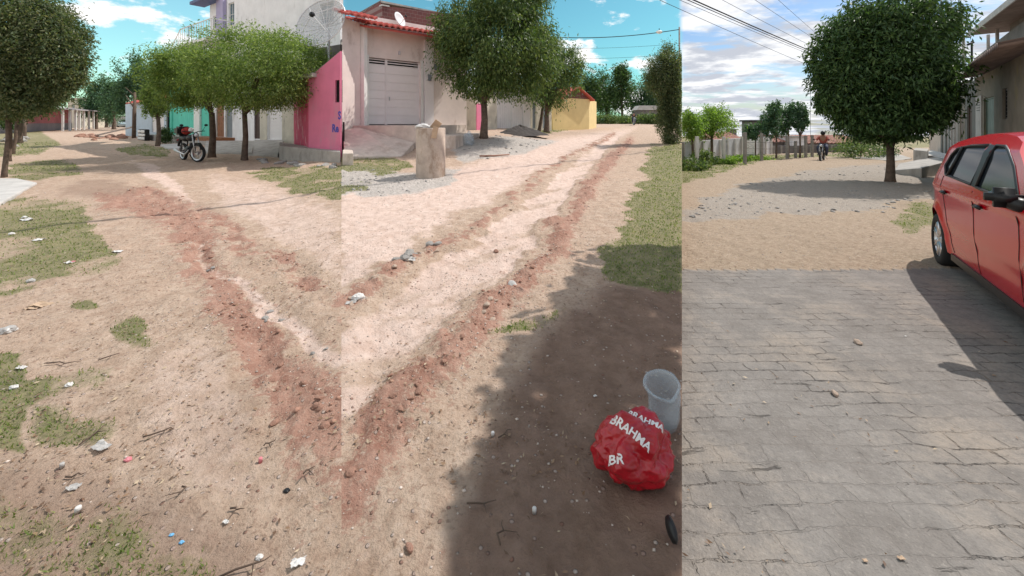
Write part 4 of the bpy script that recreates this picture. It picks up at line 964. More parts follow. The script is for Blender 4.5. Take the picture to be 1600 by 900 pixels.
# ------------------------------------------------------------------ motorcycle, people, car
def motorcycle(label, loc, rz, load=None, tank='black', group=None, steer=0, name='motorcycle'):
    """x = forward; wheels r .31, wheelbase 1.27"""
    t = thing(name, label, 'motorcycle', loc, rz, group)
    def wheel(x, y=0, yaw=0):
        mx = Matrix.Translation((x, y, .31)) @ Matrix.Rotation(yaw, 4, 'Z') @ Matrix.Rotation(R(90), 4, 'X')
        ty = MB().lathe([(.245,-.04),(.29,-.045),(.31,-.02),(.31,.02),(.29,.045),(.245,.04),(.245,-.04)], 28, mx).build('tyre', M['tyre'], None, True)
        m = MB().lathe([(.215,-.03),(.252,-.047),(.252,.047),(.215,.03),(.215,-.03)], 28, mx)
        for k in range(18):
            a = 2*math.pi*k/18; s = .02 if k % 2 else -.02
            p0 = mx @ Vector((.03*math.cos(a), .03*math.sin(a), s)); p1 = mx @ Vector((.23*math.cos(a+.2), .23*math.sin(a+.2), 0)); m.tube([p0, p1], .004, 4)
        m.lathe([(0,-.05),(.05,-.05),(.06,0),(.05,.05),(0,.05)], 12, mx)
        w = m.build('wheel', M['metal'], t); ty.parent = w
        return w
    wheel(0); wheel(1.27, 0, steer)
    B = lambda n, mt, m, sm=True: m.build(n, M[mt], t, sm)
    m = MB(); m.tube([(.35,0,.45),(.75,0,.38),(.88,0,.62),(.98,0,.88)], .025, 6); m.tube([(.98,0,.88),(.5,0,.76),(-.05,0,.72)], .025, 6)
    for s in (-.09, .09): m.tube([(.4,s*.6,.42),(0,s,.31),(.1,s,.68)], .018, 6)
    B('frame', 'dark', m)
    m = MB()
    for s in (-.08, .08): m.tube([(1.27,s,.31),(1.08,s,.72),(1.0,s,.98)], .02, 6)
    B('fork', 'metal', m)
    m = MB().bbox(.42,.78,-.12,.12,.3,.52,.04); m.tube([(.7,0,.45),(.8,0,.62)], .075, 10)
    for k in range(5): m.lathe([(.09,0),(.09,.008)], 10, Matrix.Translation((.7+.02*k,0,.5+.03*k)))
    B('engine', 'dark', m)
    B('fuel_tank', tank, MB().ell((.66,0,.82), (.24,.13,.12), 14, 8)); 
    m = MB(); m.tube([(.5,0,.80),(.2,0,.79),(-.12,0,.83),(-.25,0,.84)], [.09,.12,.11,.07], 10); B('seat', 'black', m)
    m = MB()
    for k in range(9):
        a0 = R(20+k*15)
    pts = [(1.27+.35*math.cos(R(a)), 0, .31+.35*math.sin(R(a))) for a in range(20, 165, 15)]
    for p, q in zip(pts[:-1], pts[1:]): m.add([(p[0],-.05,p[2]),(p[0],.05,p[2]),(q[0],.05,q[2]),(q[0],-.05,q[2]),(p[0],-.05,p[2]+.012),(p[0],.05,p[2]+.012),(q[0],.05,q[2]+.012),(q[0],-.05,q[2]+.012)], [(0,1,2,3),(7,6,5,4),(0,3,7,4),(1,5,6,2)])
    B('fender', tank, m, False)
    m = MB(); m.tube([(-.2,0,.78),(-.42,0,.62),(-.47,0,.5)], [.07,.05,.04], 8); B('rear_fender', 'black', m)
    m = MB(); m.ell((-.4,0,.72), (.05,.09,.05)); B('tail_light', 'tail_red', m)
    m = MB(); m.tube([(.98,0,1.0),(.95,.12,1.05),(.88,.34,1.06)], .014, 6); m.tube([(.98,0,1.0),(.95,-.12,1.05),(.88,-.34,1.06)], .014, 6); hb = B('handlebar', 'dark', m)
    for s in (-1, 1):
        mm = MB(); mm.tube([(.9,.26*s,1.06),(.93,.34*s,1.24)], .007, 5); mm.ell((.93,.36*s,1.27), (.02,.06,.04)); mm.build('mirror', M['dark'], t, True)
    m = MB(); m.ell((1.1,0,.93), (.08,.09,.09), 12, 8); hl = B('headlight', 'dark', m); MB().ell((1.15,0,.93), (.05,.075,.075), 12, 8).build('lens', M['headlamp'], hl, True)
    m = MB(); m.tube([(.8,-.12,.4),(.6,-.16,.24),(.1,-.17,.3),(-.3,-.18,.38)], [.02,.025,.04,.045], 8); B('exhaust', 'metal', m)
    m = MB(); m.tube([(.2,0,.4),(.15,.2,.05)], .01, 5); B('kickstand', 'dark', m)
    return t
def person(label, pelvis, joints, loc, rz, shirt, trousers='trousers', scale=1.):
    """one skinned body, clothes as shells; local frame"""
    J = joints; t_me = bpy.data.meshes.new('body'); names = list(J.keys()); idx = {n: i for i, n in enumerate(names)}
    edges = [('pelvis','chest'),('chest','neck'),('neck','head'),('head','crown'),('chest','shL'),('shL','elL'),('elL','haL'),('chest','shR'),('shR','elR'),('elR','haR'),('pelvis','hipL'),('hipL','knL'),('knL','anL'),('anL','toL'),('pelvis','hipR'),('hipR','knR'),('knR','anR'),('anR','toR')]
    rad = dict(pelvis=.15, chest=.17, neck=.06, head=.10, crown=.085, shL=.075, shR=.075, elL=.047, elR=.047, haL=.035, haR=.035, hipL=.1, hipR=.1, knL=.07, knR=.07, anL=.045, anR=.045, toL=.04, toR=.04)
    def skin(nm, nodes, infl, mt, parent=None):
        me = bpy.data.meshes.new(nm); ii = {n: i for i, n in enumerate(nodes)}
        me.from_pydata([J[n] for n in nodes], [(ii[a], ii[b]) for a, b in edges if a in ii and b in ii], [])
        o = bpy.data.objects.new(nm, me); C.objects.link(o); o.modifiers.new('skin', 'SKIN'); sd = o.modifiers.new('sub', 'SUBSURF'); sd.levels = 2; sd.render_levels = 2
        if not me.skin_vertices:
            bm = bmesh.new(); bm.from_mesh(me); bm.verts.layers.skin.verify(); bm.to_mesh(me); bm.free()
        for i, n in enumerate(nodes): me.skin_vertices[0].data[i].radius = (rad[n]+infl,)*2
        me.skin_vertices[0].data[0].use_root = True
        dg = bpy.context.evaluated_depsgraph_get(); m2 = bpy.data.meshes.new_from_object(o.evaluated_get(dg)); bpy.data.objects.remove(o)
        m2.materials.clear(); m2.materials.append(M[mt]); m2.polygons.foreach_set('use_smooth', [True]*len(m2.polygons)); q = bpy.data.objects.new(nm, m2); C.objects.link(q); q.parent = parent; return q
    root = thing('person', label, 'person', loc, rz); root.scale = (scale,)*3
    skin('body', names, 0, 'skin', root)
    skin('shirt', ['pelvis','chest','shL','elL','shR','elR'], .018, shirt, root)
    skin('trousers', ['pelvis','hipL','knL','anL','hipR','knR','anR'], .016, trousers, root)
    for s in ('L', 'R'): a = Vector(J['an'+s]); b = Vector(J['to'+s]); MB().tube([a+Vector((-.04,0,-.03)), (a+b)/2, b+Vector((.03,0,0))], [.055,.055,.04], 8).build('shoe', M['black'], root, True)
    h = Vector(J['head'])
    hm = MB(); hm.ell(h+Vector((0,0,.06)), (.135,.125,.14), 16, 10); he = hm.build('helmet', M['black'], root, True)
    MB().ell(h+Vector((.07,0,.05)), (.075,.095,.05), 12, 8).build('visor', M['glass_dark'], he, True)
    # hands: palm and fingers closed on the grips
    for s, sg in (('L', 1), ('R', -1)):
        p = Vector(J['ha'+s]); m = MB(); m.ell(p, (.045,.04,.02), 8, 6)
        for k in range(4): q = p+Vector((.02,(-.03+.02*k),0)); m.tube([q, q+Vector((.035,0,-.005)), q+Vector((.045,0,-.035)), q+Vector((.02,0,-.05))], [.011,.01,.009,.007], 6)
        m.tube([p+Vector((-.01,-.035*sg,0)), p+Vector((.02,-.05*sg,-.03))], [.012,.009], 6); m.build('hand', M['skin'], root, True)
    return root
RIDE = dict(pelvis=(.1,0,.95), chest=(.22,0,1.32), neck=(.27,0,1.5), head=(.31,0,1.6), crown=(.31,0,1.70), shL=(.24,.2,1.40), elL=(.45,.32,1.2), haL=(.86,.33,1.1), shR=(.24,-.2,1.40), elR=(.45,-.32,1.2), haR=(.86,-.33,1.1),
            hipL=(.14,.11,.92), knL=(.55,.22,.80), anL=(.42,.2,.38), toL=(.58,.2,.33), hipR=(.14,-.11,.92), knR=(.55,-.22,.80), anR=(.42,-.2,.38), toR=(.58,-.2,.33))
# parked motorcycle under the clipped tree: front wheel towards the street
xf, yf, zf = P(311, 254); xr, yr = W(287, yf+.75); zr0 = gz(xr, yr)
ang = math.atan2(yf-yr, xf-xr); mc = motorcycle('black motorcycle with white-walled front wheel parked by the clipped trees', (xr, yr, (zr0+zf)/2), ang, steer=.35)
b = MB().bbox(-.32,.08,-.2,.2,.9,1.22,.06).build('luggage_box', M['black'], mc)
MB().ell((.3,0,1.06), (.15,.17,.13), 14, 8, .06).build('red_bundle', M['red_cloth'], mc, True)
MB().ell((.62,.02,1.10), (.08,.08,.09), 14, 8).build('white_helmet', M['white_paint'], mc, True)
# far riders
def rider(px, row, rz, label, plabel, shirt, s=1., tank='black'):
    x, y, z = P(px, row); motorcycle(label, (x, y, z), rz, tank=tank, steer=0); person(plabel, None, RIDE, (x, y, z), rz, shirt)
a = math.atan2(-1, -1.0)
x, y, z = P(990, 195.5); rider(990, 195.5, math.atan2(-y, -x)+.08, 'small dark motorcycle ridden down the middle street', 'person in dark shirt and helmet riding a motorcycle in the middle street', 'shirt')
x, y, z = P(1287, 250); rider(1287, 250, math.atan2(-y, -x)-.12, 'dark motorcycle on the dirt road by the fence of the right street', 'person in rust red top riding a motorcycle in the right street', 'shirt_red')

# ------------------------------------------------------------------ red car
def side_mesh(outline, holes, creases, Wf, step=.06):
    pts = []; edges = []
    def addloop(lp, closed=True):
        n0 = len(pts); n = len(lp)
        for p in lp: pts.append(Vector(p))
        for i in range(n if closed else n-1): edges.append((n0+i, n0+(i+1) % n))
    def dens(lp, closed=True, st=.05):
        out = []
        for i in range(len(lp) if closed else len(lp)-1):
            a = Vector(lp[i]); b = Vector(lp[(i+1) % len(lp)]); k = max(1, int((b-a).length/st))
            for j in range(k): out.append(a.lerp(b, j/k))
        if not closed: out.append(Vector(lp[-1]))
        return out
    ol = dens(outline); addloop(ol)
    hs = [dens(h) for h in holes]
    for h in hs: addloop(h)
    for c in creases: addloop(dens(c, False), False)
    step = .035; xs = np.arange(-.7, 3.8, step); zs = np.arange(.1, 1.6, step)
    O = np.array([(p.x, p.y) for p in ol]); gx, gzz = np.meshgrid(xs+.013, zs+.007); gx = gx.ravel(); gzz = gzz.ravel()
    ins = in_poly(gx, gzz, [tuple(p) for p in O])
    for a_, b_ in zip(gx[ins], gzz[ins]): pts.append(Vector((a_, b_)))
    r = delaunay_2d_cdt(pts, edges, [], 0, 1e-5)
    V, Fc = r[0], r[2]; Va = np.array([(v.x, v.y) for v in V]); cen = np.array([Va[list(f_)].mean(0) for f_ in Fc])
    inside = in_poly(cen[:, 0], cen[:, 1], [tuple(p) for p in O]); which = np.full(len(Fc), -1)
    for k, h in enumerate(hs): which[in_poly(cen[:, 0], cen[:, 1], [tuple(p) for p in h])] = k
    return Va, Fc, inside, which, ol
def build_car(label, loc, rz):
    t = thing('car', label, 'car', loc, rz)
    WB = 2.75; R_w = .305; ra = .365
    def arch(cx, n=14): return [(cx+ra*math.cos(a), .30+ra*math.sin(a)) for a in np.linspace(math.pi+.22, -.22, n)]
    top = [(-.62,.34),(-.67,.42),(-.675,.58),(-.60,.66),(-.59,.80),(-.55,.95),(-.44,1.10),(-.28,1.24),(-.10,1.38),(.04,1.45),(.35,1.50),(.75,1.53),(1.15,1.53),(1.5,1.50),(1.75,1.45),(2.05,1.30),(2.35,1.13),(2.62,1.0),(2.9,.95),(3.2,.88),(3.4,.79),(3.5,.68),(3.52,.5),(3.49,.32),(3.42,.22)]
    low = [(3.2,.2)]+arch(WB)[::-1]+[(2.2,.19),(.6,.19)]+arch(0)[::-1]+[(-.45,.24),(-.58,.28)]
    outline = top+low
    def Wf(x, z):
        w = .83-.05*max(0, (.55-z)/.35)**1.5
        if z > 1.0: w -= (z-1.0)*.34+max(0, z-1.38)*.5
        w += .018*math.exp(-((z-.93)/.04)**2)      # shoulder line
        w -= .012*math.exp(-((z-.45)/.08)**2)
        if x < .1: w -= .22*((.1-x)/.78)**2.2
        if x > 2.6: w -= .30*((x-2.6)/.92)**2.2
        for cx in (0, WB):
            q = math.hypot(x-cx, z-.3); w += .022*math.exp(-((q-ra)/.06)**2)
        return w
    hole_r = [(.29,1.075),(.12,1.17),(.17,1.30),(.28,1.375),(.6,1.41),(1.10,1.425),(1.22,1.04)]
    hole_f = [(1.36,1.03),(1.30,1.30),(1.28,1.42),(1.5,1.415),(1.68,1.375),(1.95,1.25),(2.2,1.09),(2.34,1.0),(2.3,.985)]
    holes = [hole_r, hole_f]
    doors = [[(1.33,.99),(1.34,.6),(1.35,.24)], [(.26,1.06),(.30,.9),(.42,.66),(.50,.42),(.56,.26)], [(2.32,.97),(2.33,.7),(2.28,.28)]]
    creases = []
    for dl in doors:
        pass
    [creases.append([(-.45,z_),(3.0,z_)]) for z_ in (.87,.90,.93,.96,.99)]; 
    Va, Fc, ins, which, ol = side_mesh(outline, holes, creases, Wf)
    def groove(x, z):
        for dl in doors:
            zs = [p[1] for p in dl][::-1]; xs_ = [p[0] for p in dl][::-1]
            if zs[0] <= z <= zs[-1] and abs(x-np.interp(z, zs, xs_)) < .003: return .014
        return 0
    for s in (1, -1):
        V = [(x, s*Wf(x, z), z) for x, z in Va]
        bf = [tuple(f_) if s < 0 else tuple(f_)[::-1] for f_, i, w in zip(Fc, ins, which) if i and w < 0]
        mobj('side_panel', V, bf, M['red_paint'], t, True)
        for k in (0, 1):
            gf = [tuple(f_) if s < 0 else tuple(f_)[::-1] for f_, i, w in zip(Fc, ins, which) if i and w == k]
            if gf: 
                used = sorted({i for f_ in gf for i in f_}); mp = {i: j for j, i in enumerate(used)}
                wobj = mobj('window', [(V[i][0], V[i][1]-s*.012, V[i][2]) for i in used], [tuple(mp[i] for i in f_) for f_ in gf], M['glass_dark'], t, True)
                # rubber seal
                m = MB(); hp = holes[k]; m.tube([(x, s*(Wf(x, z)-.003), z) for x, z in hp+hp[:1]], .013, 5); m.build('seal', M['black'], wobj, True)
                if k == 0: q = MB(); q.tube([(.40, s*(Wf(.4,1.06)+.0), 1.065), (.42, s*(Wf(.42,1.39)+.0), 1.395)], .016, 5); q.build('divider', M['black'], wobj, True)
        for dl in doors:
            m = MB(); pp = [Vector(a_).lerp(Vector(b_), q_/4) for a_, b_ in zip(dl[:-1], dl[1:]) for q_ in range(4)]+[Vector(dl[-1])]; m.tube([(p_.x, s*(Wf(p_.x, p_.y)-.0005), p_.y) for p_ in pp], .0045, 5); m.build('door_seam', M['black'], t, True)
        # black B pillar
        pv = [(1.235,1.035),(1.345,1.025),(1.275,1.42),(1.115,1.43)]
        m = MB(); g = 6
        for i in range(g+1):
            a_ = Vector(pv[0]).lerp(Vector(pv[3]), i/g); b_ = Vector(pv[1]).lerp(Vector(pv[2]), i/g)
            m.v += [(a_.x, s*(Wf(*a_)+.004), a_.y), (b_.x, s*(Wf(*b_)+.004), b_.y)]
        for i in range(g): m.f.append((2*i, 2*i+1, 2*i+3, 2*i+2))
        m.build('door_pillar', M['black'], t)
        for hx, hz in ((.44, .885), (1.52, .865)):
            yy = s*(Wf(hx, hz)+.002); m = MB(); m.bbox(hx-.085, hx+.085, min(yy, yy+s*.035), max(yy, yy+s*.035), hz-.016, hz+.02, .012); hd = m.build('door_handle', M['black'], t, True)
        # mirror
        mx = 2.36; mz = 1.04; yy = Wf(mx, mz)
        m = MB(); ya_, yb_ = sorted((s*(yy-.005), s*(yy+.19))); m.bbox(mx-.07, mx+.06, ya_, yb_, mz-.075, mz+.07, .045); mi = m.build('mirror', M['black'], t, True)
        mm = MB(); mm.tube([(mx+.05, s*(yy-.02), mz-.06), (mx+.01, s*(yy+.07), mz-.03)], [.055,.05], 8); mm.build('mirror_arm', M['black'], mi, True)
        MB().ell((mx-.065, s*(yy+.09), mz), (.012, .075, .05), 16, 10).build('mirror_glass', M['glass_blue'], mi, True)
        # lamps
        MB().ell((3.32, s*.56, .74), (.13,.17,.09), 14, 10).build('headlight', M['headlamp'], t, True)
        MB().ell((-.53, s*.62, .88), (.07,.10,.13), 14, 10).build('tail_light', M['tail_red'], t, True)
        m = MB(); m.box(.45, 2.3, min(s*.77, s*.80), max(s*.77, s*.80), .16, .23); m.build('sill', M['black'], t)
        # wheels
        for cx in (0, WB):
            c = Vector((cx, s*.735, .30)); mt = Matrix.Translation(c) @ Matrix.Rotation(R(-90*s), 4, 'X')   # z outward
            ty = MB().lathe([(.20,-.09),(.285,-.095),(.303,-.07),(.305,0),(.303,.06),(.285,.085),(.22,.09),(.20,.075),(.20,-.09)], 36, mt).build('tyre', M['tyre'], None, True)
            m = MB().lathe([(.205,.078),(.195,.07),(.19,.03),(.19,-.08)], 36, mt)
            for k in range(7):
                a = 2*math.pi*k/7
                for da in (-.11, .11):
                    p0 = mt @ Vector((.045*math.cos(a), .045*math.sin(a), .062)); p1 = mt @ Vector((.195*math.cos(a+da), .195*math.sin(a+da), .066)); m.tube([p0, p1], [.022,.016], 6)
            m.lathe([(0,.075),(.05,.073),(.062,.055),(.062,.02)], 20, mt)
            w = m.build('wheel', M['rim'], t, True); ty.parent = w
            MB().lathe([(0,.0),(.15,.0),(.15,-.02),(0,-.02)], 24, mt).build('brake_disc', M['dark'], w)
            # liner
            m = MB(); 
            for k in range(15):
                a = math.pi+.3-(math.pi+.6)*k/14; m.v += [(cx+ra*math.cos(a), s*.80, .3+ra*math.sin(a)), (cx+ra*math.cos(a), s*.5, .3+ra*math.sin(a))]
            for k in range(14): m.f.append((2*k, 2*k+1, 2*k+3, 2*k+2))
            m.v += [(cx-ra, s*.5, .15), (cx+ra, s*.5, .15), (cx+ra, s*.5, .3+ra), (cx-ra, s*.5, .3+ra)]; k0 = len(m.v)-4; m.f.append((k0, k0+1, k0+2, k0+3)); m.build('wheel_liner', M['black'], t)
    # top skin
    tp = []
    for a_, b_ in zip(top[:-1], top[1:]):
        k = max(1, int((Vector(b_)-Vector(a_)).length/.05))
        for j in range(k): tp.append(Vector(a_).lerp(Vector(b_), j/k))
    tp.append(Vector(top[-1])); NY = 16
    def section(x0, x1, inset, name, mt, lift=0.):
        V = []; ids = [p for p in tp if x0 <= p[0] <= x1]
        for p in ids:
            i = tp.index(p); t_ = (tp[min(i+1, len(tp)-1)]-tp[max(i-1, 0)]).normalized(); nx, nz = -t_.y, t_.x
            wf = Wf(p.x, p.y)*inset
            for k in range(NY+1):
                q = -1+2*k/NY; bul = (1-q*q*inset*inset)*.045+lift
                V.append((p.x+nx*bul, q*wf, p.y+nz*bul))
        n = len(ids); Fq = [(i*(NY+1)+k, i*(NY+1)+k+1, (i+1)*(NY+1)+k+1, (i+1)*(NY+1)+k) for i in range(n-1) for k in range(NY)]
        return mobj(name, V, Fq, M[mt], t, True)
    section(-9, 9, 1., 'body_shell', 'red_paint')
    section(-.50, -.12, .82, 'rear_window', 'glass_dark', .006); section(1.78, 2.60, .90, 'windscreen', 'glass_dark', .006)
    MB().box(-.5, 3.4, -.5, .5, .2, .3).build('underbody', M['black'], t); MB().box(.2, 2.4, -.68, .68, .24, .9).build('cabin_floor', M['black'], t)
    m = MB()
    for sx in (.9, 1.6): 
        for sy in (-.35, .35): m.bbox(sx-.12, sx+.02, sy-.2, sy+.2, .7, 1.3, .05)
    m.build('seat', M['black'], t)
    MB().bbox(-.70,-.66,-.26,.26,.48,.62,.01).build('number_plate', M['grey_plastic'], t)
    MB().tube([(.15,0,1.5),(-.08,0,1.68)], .006, 5).build('antenna', M['black'], t)
    return t
cx0, cd0 = W(1463, 4.85); cdir = Vector((-.581,-.814)).normalized(); nl = Vector((cdir.y, -cdir.x))   # right-hand side of the car faces the camera
# side plane passes through (cx0,cd0); centre line is .83 to the other side
nn = Vector((.814,-.581)); cc = Vector((cx0, cd0))+nn*.83
zc0 = gz(cx0, cd0); tilt = math.atan(.034)
car = build_car('red hatchback car parked at the right edge on the block paving', (cc.x, cc.y, zc0+.0), math.atan2(cdir.y, cdir.x))
p2_ = cc+cdir*2.75; dz_ = gz(p2_.x, p2_.y)-gz(cc.x, cc.y); car.rotation_euler[1] = -math.atan2(dz_, 2.75)
# far car in the left street: reuse proportions with own simple parts
far = copy_tree(car); x, y = W(200, 84); far.location = (x, y, gz(x, y)+.0); far.rotation_euler = (0, 0, R(-62))
def repaint(o, a, b):
    for ch in o.children:
        if ch.type == 'MESH' and ch.data.materials and ch.data.materials[0] == M[a]:
            ch.data = ch.data.copy(); ch.data.materials[0] = M[b]
M['silver_paint'] = mat('silver_blue_paint', (.35,.45,.5), .3, .03, 1, 0, coat=.8, metal=.3)
repaint(far, 'red_paint', 'silver_paint'); tag(far, 'distant silver-blue car at the end of the left street', 'car')
# ================================================================== MIDDLE STREET
ZF = 1.36
f = Fac('garage_house', 'cream house with wide white panelled garage gate and red tile eave', 'house', 563, 15.9, 729, 19.2, ZF)
eave = 3.92
hg = (f.u(576), f.u(657), 0, f.z(615, 93)); hs = [(f.u(596+8), f.u(596+9), 9, 9.1)]
hw2 = f.rect(713, 721, 113, 136)
f.wall('wall', 0, f.len, -1.0, eave, eave-.1, [hg, hw2], 'cream', thick=.2)
# gate: two leaves of horizontal panels with slots above
g0, g1, _, gt = hg; gm = f.u(605); gy = .1
gate = None
for a, b in ((g0, gm), (gm, g1)):
    m = MB(); n = 7; hgt = gt-.30
    for i in range(n): m.bbox(a+.04, b-.04, gy, gy+.04, i*hgt/n+.008+.03, (i+1)*hgt/n-.004+.03, .01)
    m.box(a+.04, b-.04, gy+.02, gy+.05, .03, gt-.28)
    m.box(a+.002, a+.045, gy-.02, gy+.055, 0.01, gt-.01); m.box(b-.045, b-.002, gy-.02, gy+.055, 0.01, gt-.01)
    for zz in (gt-.27, gt-.17, gt-.07): m.box(a+.045, b-.045, gy, gy+.04, zz, zz+.035)
    leaf = m.build('gate', M['gate'], f.root)
MB().box(g0, g1, .6, .65, 0, gt).build('garage_interior', M['opening'], f.root)
MB().bbox(gm+.12, gm+.15, gy-.04, gy, 1.0, 1.15, .005).build('gate_handle', M['metal'], f.root)
f.box('gate_frame', g1+.002, g1+.12, -.05, -.003, 0, gt+.08, 'white_paint'); f.box('gate_frame', g0-.12, g0-.002, -.05, -.003, 0, gt+.08, 'white_paint'); 
f.box('pillar', f.u(662), f.u(676), -.10, -.003, 0, eave-.25, 'gate'); f.window(hw2, 2, 'glass_dark', 'dark', hbars=3, sill=False)
for (p0, p1, r0, r1) in ((666, 671, 117, 127), (677.5, 685, 101, 110)):
    q = f.rect(p0, p1, r0, r1); yy = -.14 if p0 < 672 else -.05; f.box('meter_box', q[0], q[1], yy-.05, yy, q[2], q[3], 'grey_door', b=.01)
f.box('wall_lamp', f.u(622), f.u(624), -.1, -.003, gt+.22, gt+.36, 'grey_plastic')
# wing wall to the left
def fl(fc, px, d):
    v = Vector(W(px, d))-fc.A; nn_ = Vector((-fc.d.y, fc.d.x)); return (v.dot(fc.d), v.dot(nn_))
a = fl(f, 534.6, 14.9); b = fl(f, 563, 15.7); c = fl(f, 534.6, 16.0)
MB().slab([a, b, (0,.2), c], [-1.]*4, [eave+.0]*4).build('wing_wall', M['cream'], f.root)
MB().slab([fl(f,563,15.72), fl(f,569,15.6), fl(f,574,15.75), fl(f,568,15.95)], -1.2, eave+.0).build('corner_pillar', M['white_paint'], f.root)
f.shell(0.2, f.len, -1., eave-.15, 3.6, 'cream', skew=.3, y=.2)
tiles(f.root, -.1, f.len+.45, -.75, 1.6, eave-.1, eave+.55, 'roof_red', pitch=.24, amp=.08)
MB().slab([(-.1,-.68),(f.len+.4,-.68),(f.len+.4,-.01),(-.1,-.01)], [eave-.25]*2+[eave-.07]*2, [eave-.17]*2+[eave+.0]*2).build('eave_board', M['roof_red'], f.root)
f.box('parapet', .6, f.len-.6, .9, 1.05, eave+.3, eave+.62, 'white_paint')
tl = fl(f, 541, 14.6); tiles(f.root, tl[0], 0.2, tl[1]-.2, tl[1]+1.6, eave+.0, eave+.55, 'roof_red', name='wing_roof', pitch=.24, amp=.08)
# platform and ramp
m = MB(); m.slab([fl(f,551,15.2), fl(f,652,14.9), fl(f,729,18.6), (f.len,-.005), (0,-.005)], -1.0, -.01)
pl = m.build('platform', M['concrete_pale'], f.root)
slab_px('ramp', 'pale pinkish concrete ramp up to the garage gate', 'ramp', [(538,12.8),(628,13.4),(648,14.85),(560,15.1),(536,15.0)], .05, 'concrete_pale', zs=[gz(*W(545,12.8))+.10, gz(*W(628,13.4))+.03, .75, 1.30, 1.2])
slab_px('kerb_block', 'short concrete kerb block at the left edge of the ramp', 'kerb', [(535.2,11.7),(552,11.7),(551,12.6),(535.5,12.6)], .34, 'concrete_pale')
slab_px('platform', 'low pale step before the cream house, right of the concrete bin', 'step', [(658,14.9),(712,14.8),(756,17.9),(735,18.6)], .3, 'concrete_pale', zs=1.0)
# cable pipe at the far left of the cream house
x, y = W(537, 14.0); o = MB().tube([(0,0,0),(0,0,1.1)], .03, 6).build('pipe', M['dark'], None, loc=(x, y, gz(x, y))); tag(o, 'thin dark pipe standing at the left end of the cream house', 'pipe')
# brick upper building
b2 = Fac('brick_building', 'unplastered red brick upper wall behind the tile roof', 'building', 597, 22, 712, 25, 4.6)
b2.wall('wall', 0, b2.len, 0, b2.z(597, 9), b2.z(712, 22), [], 'brick', thick=.2); b2.shell(.0, b2.len, 0, b2.z(712, 22), 4, 'brick')
b2.box('coping', -.05, .4, -.05, .25, b2.z(597, 9)+.0, b2.z(597, 7), 'concrete_white')
# small dish
x, y = W(624, 17.6); z = 5.35; root = thing('satellite_dish', 'small solid grey satellite dish on the red tile roof', 'satellite dish', (x, y, z)); cz = Zr(31, 17.6)-z
rot = Matrix.Rotation(R(62), 3, 'Z') @ Matrix.Rotation(R(66), 3, 'X'); V = [Vector((0,0,0))]; Fc = []
for rr in range(1, 6):
    for k in range(28): a_ = 2*math.pi*k/28; r_ = .33*rr/5; V.append(Vector((r_*math.cos(a_)*.85, r_*math.sin(a_)*1.1, r_*r_*.5)))
for k in range(28): Fc.append((0, 1+k, 1+(k+1) % 28))
for rr in range(4):
    for k in range(28): k2 = (k+1) % 28; Fc.append((1+rr*28+k, 1+(rr+1)*28+k, 1+(rr+1)*28+k2, 1+rr*28+k2))
V = [rot @ v+Vector((0,0,cz)) for v in V]; ob = mobj('reflector', V, Fc, M['grey_plastic'], root, True); so = ob.modifiers.new('s', 'SOLIDIFY'); so.thickness = .02
fo = rot @ Vector((0,-.05,.38))+Vector((0,0,cz)); MB().tube([V[0]+Vector((0,0,-.25)), fo], .012, 5).build('feed_arm', M['metal'], root); MB().ell(fo, (.04,.04,.06)).build('receiver', M['dark'], root); MB().tube([(0,0,-.3),(0,0,cz-.05)], .025, 6).build('mast', M['metal'], root)
# concrete ring bin with rubbish
x, y, _ = P(673, 275); y = 9.9; x, y = W(673, 9.9); z = gz(x, y); root = thing('rubbish_bin', 'concrete ring used as a rubbish bin, heaped with litter, before the cream house', 'bin', (x, y, z))
MB().lathe([(.345,-.05),(.35,.03),(.35,1.14),(.335,1.16),(.29,1.16),(.28,1.13),(.28,.2),(0,.2)], 40).build('ring', M['bin'], root, True)
random.seed(9); m = MB()
for i in range(16): a_ = random.uniform(0, 6.28); r_ = random.uniform(0, .22); s = random.uniform(.05,.10); m.ell((r_*math.cos(a_), r_*math.sin(a_), 1.12+random.uniform(0,.07)), (s, s*.8, s*.6), 8, 5, .3)
m.build('rubbish', M['paper'], root)
o = MB().bbox(-.09,.09,-.01,.01,-.13,.13,.004).build('cardboard', M['card'], None, loc=(x+.16, y-.2, z+1.22)); o.rotation_euler = (R(30), R(35), R(20)); tag(o, 'brown cardboard piece sticking up from the concrete bin', 'cardboard')
o = MB().bbox(-.06,.06,-.01,.01,-.14,.14,.004).build('cardboard', M['card'], None, loc=(x+.17, y-.37, z+1.06)); o.rotation_euler = (R(8), R(12), R(5)); tag(o, 'brown cardboard flap hanging over the rim of the concrete bin', 'cardboard')
m = MB(); m.ell((0,0,.03), (.20,.15,.09), 10, 7, .25); o = m.build('plastic_bag', M['paper'], None, loc=(x-.14, y-.12, z+1.14)); tag(o, 'white plastic bag lying on top of the concrete bin', 'bag')
x, y = W(731, 15.6); m = MB(); m.ell((0,0,.2), (.24,.2,.24), 12, 9, .18); m.ell((.05,0,.46), (.09,.08,.09), 8, 6, .2); tag(m.build('rubbish_bag', M['film'], None, False, (x, y, gz(x, y))), 'full greyish rubbish bag at the step of the cream house', 'bag')
